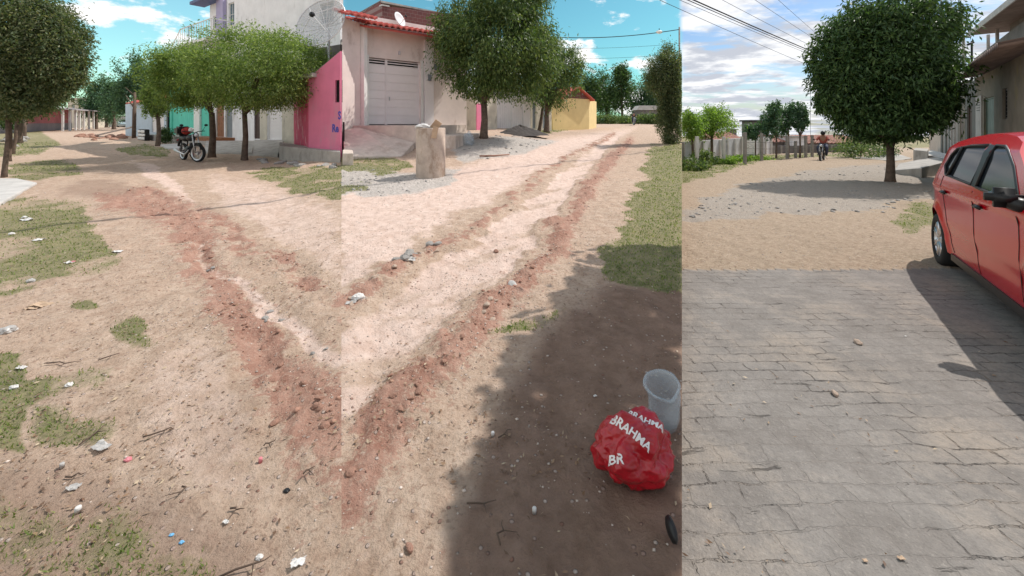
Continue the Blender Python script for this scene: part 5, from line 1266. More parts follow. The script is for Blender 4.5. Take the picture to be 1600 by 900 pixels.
# trees
def big(px, d, cr, label, n, L, leaf='leaf_mid', zb=None, **kw): return ctree(px, 0, cr, 'shade_tree', label, leaf, n, L, 'rounded trees of the middle street', d=d, **kw)
big(756, 16.9, [(778,72,92,72),(725,50,48,52),(820,95,55,62),(755,112,60,42),(790,15,70,40)], 'biggest rounded tree, beside the cream garage house', 60000, .14, clumps=130, csize=.13, trunk_top=1.7, r0=.15, droop=.8, wid=.28, clip=None) if False else ctree(756, 0, [(776,70,92,76),(724,50,46,52),(826,85,48,66),(755,118,58,40),(790,5,70,45)], 'shade_tree', 'biggest rounded tree, beside the cream garage house', 'leaf_mid', 70000, .15, 'rounded trees of the middle street', d=16.9, clumps=130, csize=.13, trunk_top=1.5, r0=.15, droop=.8, wid=.28)
ctree(854, 0, [(868,120,42,46),(890,105,24,30),(850,90,30,36)], 'shade_tree', 'second rounded tree, between the gravel heap and the yellow house', 'leaf_mid', 18000, .2, 'rounded trees of the middle street', d=30, clumps=70, csize=.16, trunk_top=1.3, r0=.2, droop=.7, wid=.3)
ctree(842, 0, [(845,130,26,30)], 'shade_tree', 'slim trunked tree right behind the gravel heap', 'leaf_mid', 4500, .2, 'rounded trees of the middle street', d=31.5, clumps=40, csize=.2, trunk_top=1.8, r0=.13, lean=.3)
# clipped tree on the right, against the seam
ctree(1044, 0, [(1043,115,33,46),(1048,190,22,40),(1052,150,26,34)], 'clipped_tree', 'dense clipped tree on the right side of the middle street', 'leaf_brown', 60000, .10, None, d=20.4, clumps=100, csize=.16, trunk_top=1.0, r0=.12, clipu=(-9, U23-.001), droop=.3)
# low buildings behind
def m_low(name, label, pa, pb, da, db, rtop, mt, zb, holes=()):
    f_ = Fac(name, label, 'house', pa, da, pb, db, zb); h_ = f_.z((pa+pb)/2, rtop)
    hs_ = [(f_.u(a_), f_.u(b_), 0, h_*.75) for a_, b_ in holes]
    f_.wall('wall', 0, f_.len, -.8, h_, h_, hs_, mt); f_.shell(0, f_.len, -.8, h_, 4, mt); return f_, hs_
f_, h_ = m_low('pink_gate_wall', 'narrow pink and ochre wall behind the big tree trunk', 743, 776, 26, 28, 146, 'beige_wall', .75)
f_.box('pink_panel', f_.u(744), f_.u(752), -.04, -.004, -.5, 1.9, 'pink')
f_, h_ = m_low('white_house', 'low white building with vertical sheet gate behind the gravel heap', 777, 829, 29, 31.5, 138, 'gate', .9, [(779, 800), (801, 818)])
f_.door(h_[0], 'gate', 'gate', boards=6, handle=False); f_.door(h_[1], 'gate', 'gate', boards=5, handle=False)
f_, h_ = m_low('beige_house', 'low beige house with grey doors behind the slim trunked tree', 830, 862, 32.5, 34, 146, 'beige_wall', .95, [(832, 838), (848, 856)])
f_.door(h_[0], 'grey_door'); f_.door(h_[1], 'grey_door')
# yellow house
f = Fac('yellow_house', 'yellow house with red gable roof at the end of the middle street', 'house', 864, 36.5, 920.5, 39.5, 1.2)
hy = f.z(920, 155); f.wall('wall', 0, f.len, -1, hy, hy, [], 'yellow_wall'); n_ = Vector((-f.d.y, f.d.x)); e1 = fl(f, 932, 44.5)
m = MB(); m.add([(f.len,0,-1),(e1[0],e1[1],-1),(e1[0],e1[1],hy),(f.len,0,hy)], [(3,2,1,0)]); m.add([(0,.15,-1),(0,e1[1],-1),(0,e1[1],hy),(0,.15,hy)], [(0,1,2,3)]); m.add([(0,e1[1],-1),(e1[0],e1[1],-1),(e1[0],e1[1],hy),(0,e1[1],hy)], [(3,2,1,0)]); m.build('side_wall', M['yellow_wall'], f.root)
xm = f.u(901); hr = f.z(903, 137); 
m = MB(); m.prism([(xm-1.6,hy),(f.len,hy),(xm,hr-.1)], .02, .12); m.build('gable', M['brick'], f.root)
m = MB(); ov = .45
for (xa_, za_), (xb_, zb_) in (((xm, hr), (f.len+ov, hy-.18)), ((xm-2.2, hy-.1), (xm, hr))):
    m.add([(xa_,-.35,za_),(xb_,-.35,zb_),(xb_+.3*(xb_>xm),e1[1]+.3,zb_),(xa_,e1[1]+.3,za_),(xa_,-.35,za_+.12),(xb_,-.35,zb_+.12),(xb_+.3*(xb_>xm),e1[1]+.3,zb_+.12),(xa_,e1[1]+.3,za_+.12)], [(0,3,2,1),(4,5,6,7),(0,1,5,4),(2,3,7,6),(1,2,6,5),(0,4,7,3)])
m.build('roof', M['roof_red'], f.root)
# dark gravel heap
def heap(label, px, d, rx, ry, h, mt):
    x, y = W(px, d); z = gz(x, y); V = []; Fc = []; n = 40; rings = 16
    for i in range(rings+1):
        for k in range(n):
            r_ = i/rings; a_ = 2*math.pi*k/n; rr = r_*(1+.12*math.sin(a_*3+1)); hh = h*(1-r_)**1.0*(1-.3*(1-r_))*(1+.1*math.sin(a_*2))
            V.append((rx*rr*math.cos(a_), ry*rr*math.sin(a_), hh+random.uniform(-.02,.02)-.05))
    for i in range(rings):
        for k in range(n): k2 = (k+1) % n; Fc.append((i*n+k, (i+1)*n+k, (i+1)*n+k2, i*n+k2))
    return tag(mobj('gravel_heap', V, Fc, M[mt], None, False, (x, y, z)), label, 'heap')
heap('dark grey gravel heap under the trees of the middle street', 812, 22.5, 1.5, 1.6, .75, 'dark_soil')
x, y, z = P(919, 197); tag(MB().tube([(0,0,-.2),(.03,0,1.5)], [.07,.06], 7).build('fence_post', M['bark'], None, True, (x, y, z)), 'lone wooden post in front of the yellow house', 'post')
x, y, z = P(942, 191); m = MB(); m.ell((0,0,.2), (.6,.4,.3), 10, 6, .2); tag(m.build('tarpaulin_bundle', M['blue_plastic'], None, False, (x, y, z)), 'light blue bundle at the corner of the yellow house', 'bundle')
x, y, z = P(872, 200); tree('bush', 'small weedy bush at the foot of the yellow house wall', (x, y, z), [((0,0,.35),(.5,.4,.4))], [[(0,0,-.1,.03),(0,0,.3,.02)]], 'leaf_dark', 'bark', None, 'bush', 900, .16, clumps=25, csize=.25)
x, y, z = P(890, 199); tree('bush', 'second low bush by the yellow wall, nearer the post', (x, y, z), [((0,0,.25),(.5,.4,.3))], [[(0,0,-.1,.03),(0,0,.2,.02)]], 'leaf_dark', 'bark', None, 'bush', 800, .16, clumps=25, csize=.25)
GB = 'tree line beyond the middle street'
for px, d, cr, n, lb, lf in ((925, 75, [(925,145,26,38)], 4500, 'dark far tree just right of the yellow house roof', 'leaf_dark'), (972, 72, [(968,140,20,34),(974,118,12,16)], 5500, 'tallest dark far tree in the middle of the tree line', 'leaf_dark'),
                            (948, 80, [(948,148,22,34)], 4500, 'far tree between the yellow house and the tallest dark tree', 'leaf_dark'), (1003, 78, [(1000,148,24,32)], 4500, 'lighter green far tree right of the tallest dark tree', 'leaf_far'),
                            (1040, 76, [(1034,150,24,34)], 4000, 'far tree half behind the clipped tree on the right', 'leaf_far'), (897, 82, [(893,145,24,34)], 3500, 'far tree peeping over the yellow house from behind', 'leaf_dark')):
    ctree(px, 0, cr, 'broadleaf_tree', lb, lf, n, .5, GB, d=d, clumps=40, csize=.2, r0=.25, shell=.6, clipu=(-9, U23-.001))
for px, d, w, lb in ((950, 64, 3.2, 'wide light green shrub before the far tree line'), (985, 66, 3.0, 'light green shrub behind the distant rider'), (1022, 60, 3.0, 'shrub left of the clipped tree at the end of the street')):
    x, y = W(px, d); tree('shrub', lb, (x, y, gz(x, y)-.2), [((0,0,.8),(w,1.2,.9))], [[(0,0,-.1,.08),(0,0,.6,.05)]], 'leaf_mid', 'bark', 'shrubs at the end of the middle street', 'shrub', 2600, .35, clumps=40, csize=.22)
f_ = Fac('shed', 'low grey roofed shed far behind the rider', 'shed', 996, 66, 1032, 66, 1.2); f_.box('wall', 0, f_.len, 0, 2, -.5, f_.z(1010, 172), 'grey_wall'); MB().prism([(-.3, f_.z(1010,172)),(f_.len+.3, f_.z(1010,172)),(f_.len, f_.z(1010,165)),(.3, f_.z(1010,165))], -.3, 2.3).build('roof', M['concrete_white'], f_.root)
# wire and pole
def cable(name, label, p0, p1, sag, rad, group=None, n=24):
    p0 = Vector(p0); p1 = Vector(p1); pts = [p0.lerp(p1, i/n)-Vector((0,0,sag*4*(i/n)*(1-i/n))) for i in range(n+1)]
    return tag(MB().tube([p-p0 for p in pts], rad, 5).build(name, M['cable'], None, True, p0), label, 'cable', group)
xw, yw = W(1061.5, 34); zt = Zr(46, 34); x0_, y0_ = W(800, 38)
tag(MB().tube([(0,0,-.2),(0,0,zt-gz(xw,yw)+.2)], [.09,.07], 8).build('utility_pole', M['post'], None, True, (xw, yw, gz(xw, yw))), 'slim pole rising behind the clipped tree at the right of the middle street', 'pole')
cable('power_cable', 'thick overhead wire crossing the teal sky of the middle street', (x0_, y0_, Zr(52, 38)), (xw, yw, zt), .55, .035)
for k, (ra, rb, lb) in enumerate(((72, 68, 'upper of the two thin lower wires of the middle street'), (88, 84, 'lowest thin wire of the middle street'))): cable('power_cable', lb, (x0_, y0_, Zr(ra, 38)), (xw, yw, Zr(rb, 34)), .3, .012)
x, y = W(1030, 34.5); z = Zr(50, 34.5); root = thing('street_lamp', 'small white lamp hanging on the overhead wire of the middle street', 'lamp', (x, y, z)); MB().ell((0,0,0), (.28,.2,.14), 14, 8).build('lamp_head', M['white_paint'], root, True); MB().tube([(0,0,.1),(0,0,.3)], .03, 6).build('hanger', M['dark'], root)

# red plastic bag with lettering
def crumple(r, seed, sub=4, amp=.22):
    from mathutils import noise as mn
    bm = bmesh.new(); bmesh.ops.create_icosphere(bm, subdivisions=sub+1, radius=1); 
    for v in bm.verts:
        p = v.co.copy(); q = p+Vector((seed, 0, 0)); n1 = abs(mn.noise(q*1.4))*1.2; n2 = abs(mn.noise(q*2.6)); n3 = abs(mn.noise(q*6))
        sg = mn.noise(q*1.5)*.30+mn.noise(q*3.1)*.13; rg = (1-min(1, n2*2.2))**2*.06+(1-min(1, n3*2.5))**2*.025; s = .92+(sg+rg)*(amp/.25); v.co = Vector((p.x*r[0], p.y*r[1], p.z*r[2]))*s
    V = [v.co.copy() for v in bm.verts]; Fc = [[q.index for q in f.verts] for f in bm.faces]; bm.free(); return V, Fc
d = 1.70; x, y = W(990, d); z = gz(x, y); root = thing('plastic_bag', 'crumpled red plastic bag with white lettering in the shade at the lower right', 'bag', (x, y, z+.0))
V, Fc = crumple((.165,.13,.135), 7.9, 5, .25); V = [Vector((v.x, v.y, max(v.z+.115, .004+abs(v.z)*.04))) for v in V]; bag = mobj('bag_film', V, Fc, M['red_film'], root, True)
from mathutils.bvhtree import BVHTree
bv = BVHTree.FromPolygons(V, Fc)
def drape(txt, size, pos, ang, name):
    """lay lettering on the film, projected from the front-top"""
    cu = bpy.data.curves.new(name, 'FONT'); cu.body = txt; cu.size = size; cu.align_x = 'CENTER'; cu.align_y = 'CENTER'; cu.offset = .0012; cu.resolution_u = 2
    t = bpy.data.objects.new(name, cu); C.objects.link(t); dg = bpy.context.evaluated_depsgraph_get(); me = bpy.data.meshes.new_from_object(t.evaluated_get(dg)); bpy.data.objects.remove(t)
    bm = bmesh.new(); bm.from_mesh(me); bmesh.ops.triangulate(bm, faces=bm.faces[:]); bmesh.ops.subdivide_edges(bm, edges=bm.edges[:], cuts=2, use_grid_fill=True)
    view = Vector((0,-.62,.78)).normalized(); rt = Vector((1,0,0)); up = view.cross(rt)*1.0; up = rt.cross(view)*-1; up = view.cross(rt)
    for v in bm.verts:
        a_, b_ = v.co.x*math.cos(ang)-v.co.y*math.sin(ang), v.co.x*math.sin(ang)+v.co.y*math.cos(ang)
        p = Vector((0,0,.1))+rt*(pos[0]+a_)+up*(pos[1]+b_)+view*.4; hit = bv.ray_cast(p, -view)
        v.co = hit[0]+view*.003 if hit[0] else Vector((0,0,.05))
    bad = [f for f in bm.faces if any((v.co-Vector((0,0,.05))).length < 1e-4 for v in f.verts)]
    bmesh.ops.delete(bm, geom=bad, context='FACES'); m2 = bpy.data.meshes.new(name); bm.to_mesh(m2); bm.free(); m2.materials.clear(); m2.materials.append(M['letter_white']); o = bpy.data.objects.new(name, m2); C.objects.link(o); o.parent = root
drape('BRAHMA', .042, (-.03,.03), R(-42), 'lettering'); drape('BRAHMA', .035, (.05,.08), R(-35), 'lettering'); drape('BR', .042, (-.098,-.05), R(-12), 'lettering')
# clear container lying on its side
d = 1.98; x, y = W(1030, d); z = gz(x, y); root = thing('plastic_container', 'clear bluish plastic container lying behind the red bag', 'container', (x, y, z))
mt_ = Matrix.Translation((0.02,0,.0)) @ Matrix.Rotation(R(-6), 4, 'Y') @ Matrix.Rotation(R(14), 4, 'X')
bo_ = MB().lathe([(.062,0),(.068,.02),(.069,.05),(.07,.08),(.071,.11),(.071,.14),(.072,.17),(.072,.20),(.08,.235),(.086,.24),(.086,.25),(.076,.25),(.07,.235),(.069,.18),(.067,.12),(.064,.03),(0,.02)], 40, mt_)
from mathutils import noise as mn_
bo_.v = [tuple(Vector(q_)+mn_.noise_vector(Vector(q_)*14)*.014) for q_ in bo_.v]; bo_.build('body', M['film'], root, True)

# dark boot tip
d = 1.43; x, y = W(1049, d); tag(MB().ell((0,0,.04), (.016,.045,.03), 14, 8, .03).build('rubber_sandal', M['black'], None, True, (x, y, gz(x, y))), 'dark rounded rubber sandal at the very lower right of the shaded dirt', 'sandal')

# ================================================================== RIGHT STREET
U3 = (U23+.001, 9)
GT = 'young trees along the fence of the right street'
ctree(1112, 251, [(1112,190,34,24),(1085,195,26,20),(1125,182,20,16)], 'young_tree', 'bright green low tree on the left verge of the right street', 'leaf_bright', 9000, .14, None, trunk_top=1.5, clumps=55, csize=.2, r0=.09, clipu=U3, shell=.6)
ctree(1082, 256, [(1080,198,22,20),(1072,185,14,14)], 'young_tree', 'leftmost young tree of the right street, thin trunked', 'leaf_bright', 4000, .14, None, trunk_top=1.3, clumps=35, csize=.22, r0=.08, clipu=U3, shell=.6)
for px, rb, cr, n, lb in ((1213, 247, [(1205,185,18,24),(1212,168,10,12),(1200,205,14,14)], 4200, 'feathery tree left of centre behind the wire fence'), (1232, 246, [(1228,180,20,24),(1222,200,14,14)], 3600, 'feathery tree in the middle behind the wire fence'),
                          (1250, 247, [(1252,172,12,16),(1258,190,8,14),(1245,195,12,14)], 3000, 'slender feathery tree right behind the wire fence'), (1180, 246, [(1178,205,16,16)], 3000, 'rounded dark tree before the distant tower')):
    ctree(px, rb, cr, 'young_tree', lb, 'leaf_far', int(n*.7), .2, GT, trunk_top=1.5, clumps=20, csize=.2, r0=.06, shell=.45, clipu=U3)
ctree(1391, 284, [(1386,112,112,92),(1330,125,58,80),(1436,112,68,88),(1395,40,110,60),(1385,190,90,36),(1340,60,62,50),(1306,95,48,52),(1310,140,50,45),(1460,160,44,40)], 'shade_tree', 'huge dark rounded tree shading the right street', 'leaf_dark', 90000, .16, None, trunk_top=1.15, clumps=170, csize=.11, r0=.12, droop=.7, wid=.3, limbs=14)
# shrubs on verge
for px, row, w, h, lb, lf in ((1078, 266, .8, .5, 'leafy weeds nearest on the left verge of the right street', 'leaf_mid'), (1100, 258, .7, .7, 'tallest weedy bush under the bright green tree', 'leaf_mid'), (1125, 256, .7, .35, 'low weeds right of the bright green tree', 'leaf_bright'), (1150, 252, .8, .3, 'low weeds at the foot of the pale fence wall', 'leaf_bright'), (1178, 249, .9, .3, 'low weeds under the white ladder', 'leaf_bright'),
                          (1345, 248, 1.6, 1.3, 'green shrub below the big tree, left of its trunk', 'leaf_mid'), (1372, 246, 1.2, 1.1, 'brownish green shrub behind the big tree trunk', 'leaf_dark'), (1330, 246, .8, 1.2, 'small shrub at the end of the tile roofed shed', 'leaf_mid')):
    x, y, z = P(px, row); tree('bush', lb, (x, y, z-.05), [((0,0,h*.5),(w,w*.7,h*.6))], [[(0,0,-.1,.03),(0,0,h*.4,.02)]], lf, 'bark', None, 'bush', 1500, .14, clumps=26, csize=.24, world_clip=lambda p: p[:, 0]/p[:, 1] > U23+.001)
# pale fence wall on the left of the right street, receding
f = Fac('panel_wall', 'pale grey panel wall with upright posts behind the verge', 'wall', 1066.5, 24, 1206, 34, gz(*W(1140, 29))-.1)
hh = f.z(1140, 217); f.box('wall', 0, f.len, 0, .1, -.6, hh, 'fence_panel')
for i in range(13): u_ = .1+i*f.len/12.3; f.box('post', u_-.07, u_+.07, -.1, -.003, -.5, hh+(.08 if i % 2 else .0), 'post_w')
for i, a_ in enumerate((.16, .34, .8)): u_ = f.len*a_; MB().tube([(u_,-.12,hh*.95),(u_-.9,-.5,-.3)], .05, 5).build('brace', M['post_w'], f.root)
f = Fac('dark_wall', 'long dark grey wall closing the end of the right street', 'wall', 1204, 34.2, 1336, 37, gz(*W(1270, 35))-.1); hh = f.z(1270, 227)
f.box('wall', 0, f.len, 0, .15, -.6, hh, 'fence_dark')
for i in range(12): u_ = .3+i*f.len/12; f.box('post', u_-.08, u_+.08, -.08, -.003, -.5, hh+.03, 'post')
# ladder-like white blocks
x, y, z = P(1172, 249); m = MB(); k = y/F; hgt = 30*k
for s in (-1, 1): m.box(s*6*k-.03, s*6*k+.03, -.04, .04, 0, hgt)
for i in range(8): m.box(-6*k, 6*k, -.03, .03, (i+.5)*hgt/8-.06, (i+.5)*hgt/8+.05)
tag(m.build('lattice_frame', M['white_paint'], None, False, (x, y, z)), 'white ladder-like lattice standing before the panel wall', 'lattice')
for px, rb, rt, lb, mt_ in ((1089, 262, 214, 'pale thin post in the weeds nearest the left', 'post_w'), (1131, 256, 213, 'pale slanting post right of the bright tree', 'post_w'), (1164, 256, 206, 'tallest dark fence post on the verge edge', 'post'), (1190, 251, 208, 'fence post between the lattice and feathery trees', 'post'),
                        (1230, 248, 213, 'fence post behind the middle feathery tree', 'post'), (1259, 247, 213, 'fence post left of the hanging wire', 'post'), (1269, 246, 212, 'fence post directly left of the rider', 'post'), (1243, 247, 220, 'shorter fence post amid the feathery trees', 'post')):
    x, y, z = P(px, rb); tag(MB().bbox(-.07,.07,-.07,.07,-.2,(rb-rt)*y/F,.01).build('fence_post', M[mt_], None, False, (x, y, z)), lb, 'post')
# wires between posts
for r_, lb in ((222, 'upper strand'), (232, 'middle strand'), (241, 'lower strand')):
    x0_, y0_, _ = P(1164, 256); x1_, y1_, _ = P(1269, 246); cable('fence_wire', lb+' of wire between the fence posts of the right street', (x0_, y0_, Zr(r_, y0_)), (x1_, y1_, Zr(r_+(-1), y1_)), .05, .008)
# roofs and houses behind
def roofhouse(label, pa, pb, d, r_e, r_r, mt='grey_wall', dep=5):
    f_ = Fac('house', label, 'house', pa, d, pb, d+.5, -1.5); e_ = f_.z((pa+pb)/2, r_e); r2 = f_.z((pa+pb)/2, r_r, dep/2)
    f_.box('wall', 0, f_.len, 0, dep, -.3, e_, mt); tiles(f_.root, -.3, f_.len+.3, -.4, dep/2, e_, r2, 'roof_tile', pitch=.45, amp=.1); tiles(f_.root, -.3, f_.len+.3, dep+.3, dep/2, e_, r2, 'roof_tile', name='roof', pitch=.45, amp=.1)
    return f_
M['roof_tile'] = mat('roof_tile', (.36,.19,.15), .9, .3, 2, .2)
roofhouse('low house with faded red tile roof behind the panel wall', 1118, 1157, 46, 219, 207, 'concrete')
roofhouse('long shed with faded red tiles behind the feathery trees', 1194, 1240, 48, 222, 212, 'fence_dark')
roofhouse('long tile roofed shed behind the rider', 1258, 1340, 50, 224, 211.5, 'fence_dark')
f_ = Fac('water_tower', 'dark square tower far behind the feathery trees', 'building', 1172, 70, 1191, 70, -1.9); f_.box('wall', 0, f_.len, 0, 2.5, 0, f_.z(1180, 190), 'fence_dark'); f_.box('cap', -.3, f_.len+.3, -.3, 2.8, f_.z(1180, 190), f_.z(1180, 187.5), 'dark')
f_ = Fac('chimney_block', 'dark block standing on the low tile roofed house', 'chimney', 1143, 50, 1151, 50, -1.5); f_.box('wall', 0, f_.len, 0, 1.2, 0, f_.z(1146, 203), 'fence_dark'); f_.box('cap', -.1, f_.len+.1, -.1, 1.3, f_.z(1146, 203), f_.z(1146, 201.5), 'grey_wall')
f_ = Fac('grey_house', 'plain grey block behind the feathery trees', 'house', 1238, 47, 1257, 47, -1.5); f_.box('wall', 0, f_.len, 0, 3, 0, f_.z(1246, 214), 'fence_panel'); f_.box('roof', -.2, f_.len+.2, -.2, 3.2, f_.z(1246, 214), f_.z(1246, 213), 'grey_wall')
# cables overhead to a pole behind the big tree
px_, py_ = W(1345, 37); pz = gz(px_, py_); root = thing('utility_pole', 'concrete power pole behind the big tree', 'pole', (px_, py_, pz))
MB().tube([(0,0,-.3),(0,0,Zr(104,37)-pz)], [.16,.1], 8).build('pole', M['post'], root, True); MB().bbox(-.9,.9,-.06,.06,Zr(112,37)-pz,Zr(112,37)-pz+.12,.01).build('crossarm', M['post'], root)
GC = 'overhead power cables of the right street'
for r0, r1, ra_, lb in ((0, 76, .03, 'thickest overhead cable of the bundle'), (4, 79, .018, 'cable hugging the underside of the thick cable'), (-22, 68, .01, 'upper thin cable left of the big tree'), (-60, 54, .01, 'second highest thin cable meeting the big tree'), (-110, 42, .01, 'highest thin cable above the big tree side'), (9, 82, .01, 'thin cable just below the bundle'), (24, 100, .01, 'lowest thin cable across the clouds')):
    # passes (1105,r0) at d=17 and (1268,r1) at d=28
    a_ = Vector((*W(1105, 17), Zr(r0, 17))); b_ = Vector((*W(1268, 28), Zr(r1, 28))); dv = (b_-a_)
    e0 = a_-dv*1.6; e1_ = b_+dv*.75; cable('power_cable', lb, e0, e1_, .25, ra_, GC)
x, y = W(1266, 26); m = MB(); z1 = Zr(84, 26); z0_ = Zr(214, 26)
m.tube([(0,0,0),(.02,0,z0_-z1)], .012, 4); tag(m.build('hanging_wire', M['cable'], None, False, (x, y, z1)), 'slack wire hanging straight down left of the big tree', 'wire')
# right houses
B3 = (12.5, 10.0); dirx, diry = 5.1, 5.5
def d3(px):
    k = (px-800)/F; s = (12.5-10*k)/(5.5*k-5.1); return 10+5.5*s
def rfac(name, label, pa, pb, zb=None): da, db = d3(pa), d3(pb); return Fac(name, label, 'house', pa, da, pb, db, zb if zb is not None else gz(*W(pa, da))+.15)
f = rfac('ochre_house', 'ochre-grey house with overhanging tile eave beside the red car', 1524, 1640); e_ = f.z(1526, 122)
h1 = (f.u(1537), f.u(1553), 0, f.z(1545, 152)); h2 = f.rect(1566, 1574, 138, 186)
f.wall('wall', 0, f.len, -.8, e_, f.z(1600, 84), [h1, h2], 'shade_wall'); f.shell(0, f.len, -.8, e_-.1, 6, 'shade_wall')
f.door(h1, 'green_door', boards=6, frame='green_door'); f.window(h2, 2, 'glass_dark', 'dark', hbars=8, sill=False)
f.box('white_jamb', f.u(1526), f.u(1535), -.03, -.003, 0, f.z(1530, 150), 'concrete_white')
for i, tx in enumerate(('N 12', '27 31')): pass
tiles(f.root, -.15, f.len+.1, -.7, 1.6, e_+.0, e_+.75, 'grey_tile', pitch=.24, amp=.07) if 'grey_tile' in M else None
M['grey_tile'] = mat('grey_tile', (.26,.20,.18), .9, .3, 2, .2)
tiles(f.root, -.15, f.len+.1, -.7, 1.6, e_-.05, e_+.55, 'grey_tile', pitch=.24, amp=.07)
# small painted marks on the white jamb
for r_ in (160, 164, 168, 172): f.box('painted_mark', f.u(1528), f.u(1533), -.036, -.031, f.z(1530, r_+1.2), f.z(1530, r_), 'letter_grey')
# upper storey of next building with awning
z_b = f.root.location.z
g = Fac('balcony_house', 'dark two-storey house with balcony and sloping awning roof', 'house', 1521, d3(1521)+.6, 1575, d3(1575)+3.0, z_b) if False else None
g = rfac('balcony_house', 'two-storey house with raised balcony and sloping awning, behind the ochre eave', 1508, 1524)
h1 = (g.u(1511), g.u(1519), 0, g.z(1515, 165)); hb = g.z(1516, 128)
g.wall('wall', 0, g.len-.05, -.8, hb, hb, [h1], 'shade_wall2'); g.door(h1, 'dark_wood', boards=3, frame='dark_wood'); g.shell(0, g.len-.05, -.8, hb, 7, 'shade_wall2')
# balcony parapet runs over the ochre house, set back
off = 1.7; ub0, ub1 = g.u(1522, off), g.u(1640, off); zb0 = e_+.4+f.root.location.z-g.root.location.z
pz0 = g.z(1540, 78, off)
MB().box(ub0, ub1, off, off+.15, zb0-.2, pz0).build('balcony_parapet', M['grey_wall'], g.root)
MB().box(ub0, ub1, off+.15, off+6, zb0-.2, zb0+.1).build('balcony_floor', M['grey_wall'], g.root)
off2 = off+.3; uw = g.u(1578, off2); topz = g.z(1590, -40, off2)
MB().box(uw, uw+5, off2, off2+5.5, zb0+.1, topz).build('upper_wall', M['grey_wall'], g.root)
MB().box(g.u(1556, off2+2), g.u(1578, off2+2), off2+2, off2+2.2, zb0+.1, topz-1.0).build('upper_back_wall', M['concrete_white'], g.root)
ua, ub_ = g.u(1512, off-.8), g.u(1615, off-.8)
za, zb_ = g.z(1513, 52, off-.8), g.z(1615, -30, off-.8)
MB().slab([(ua,off-.8),(ub_,off-.8),(ub_,off+4),(ua,off+4)], [za-.1,zb_-.1,zb_-.1,za-.1], [za,zb_,zb_,za]).build('awning_roof', M['grey_tile'], g.root)
MB().slab([(ua,off-.86),(ub_,off-.86),(ub_,off-.81),(ua,off-.81)], [za-.22,zb_-.22,zb_-.22,za-.22], [za+.03,zb_+.03,zb_+.03,za+.03]).build('awning_fascia', M['concrete_white'], g.root)
for pxx in (1534, 1547): 
    uu = g.u(pxx, off-.2); tt_ = za+(zb_-za)*(uu-ua)/(ub_-ua)-.1; MB().tube([(uu,off+.05,zb0),(uu,off+.05,tt_)], .07, 8).build('awning_post', M['concrete_white'], g.root)
# ladder of terraced fronts further away
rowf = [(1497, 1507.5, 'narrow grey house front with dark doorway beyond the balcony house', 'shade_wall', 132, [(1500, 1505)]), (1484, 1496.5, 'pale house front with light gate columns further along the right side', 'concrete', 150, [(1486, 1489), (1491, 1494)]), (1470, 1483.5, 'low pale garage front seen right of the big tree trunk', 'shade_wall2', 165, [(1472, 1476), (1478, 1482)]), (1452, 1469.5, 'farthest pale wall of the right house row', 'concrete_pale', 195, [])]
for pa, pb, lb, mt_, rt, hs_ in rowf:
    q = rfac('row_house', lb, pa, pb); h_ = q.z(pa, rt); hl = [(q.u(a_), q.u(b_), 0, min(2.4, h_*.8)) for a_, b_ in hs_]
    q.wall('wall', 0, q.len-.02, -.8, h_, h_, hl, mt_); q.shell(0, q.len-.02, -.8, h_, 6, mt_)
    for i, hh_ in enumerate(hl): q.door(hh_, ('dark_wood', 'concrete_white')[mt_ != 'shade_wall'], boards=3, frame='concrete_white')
# pole among the right houses
x, y = W(1505.5, 30); tag(MB().tube([(0,0,0),(0,0,Zr(55,30)+1)], .09, 7).build('utility_pole', M['post'], None, True, (x, y, -1)), 'thin power pole between the big tree and the balcony house', 'pole')
x, y = W(1518.5, 24); m = MB(); m.tube([(0,0,0),(0,0,Zr(64,24)+.8)], .05, 7); m.tube([(-.25,0,Zr(70,24)+.8),(.1,0,Zr(66,24)+.8)], .06, 6); tag(m.build('utility_pole', M['dark'], None, True, (x, y, -.8)), 'dark mast with a fitting close to the balcony awning', 'pole')
# kerb platforms
slab_px('platform', 'long low grey concrete pavement sloping up right of the big tree trunk', 'platform', [(1397,16.2),(1440,14.6),(1478,16.0),(1462,22.0),(1405,19.5)], .25, 'concrete', zs=[-.42,-.15,-.05,-.35,-.5])
slab_px('platform', 'second concrete step further along the right houses', 'platform', [(1440,24),(1478,18.0),(1490,20.0),(1455,29)], .3, 'concrete_white', zs=[-.42,-.1,-.15,-.5])
slab_px('planter', 'square concrete planter block on the pavement', 'planter', [(1427,21.5),(1449,20.5),(1451,22.3),(1430,23)], .5, 'concrete', zs=.02)
slab_px('path', None, None, [(1335,27),(1398,24.0),(1425,26.0),(1400,34)], .06, 'concrete', kind='structure')
x, y, z = P(1462, 240); root = thing('potted_plant', 'dark spiky potted plant by the pale walls', 'plant', (x, y, z+.3)); MB().lathe([(0,0),(.22,0),(.28,.4),(.25,.4),(.22,.32),(0,.3)], 16).build('pot', M['dark_soil'], root)
V = crown_leaves((0,0,.75), (.35,.35,.5), 260, .45, clumps=12, csize=.25, seed=4, wid=.12, droop=-.4); fast_mesh('foliage', V, [(0,1,2,3)], M['leaf_dark'], root)

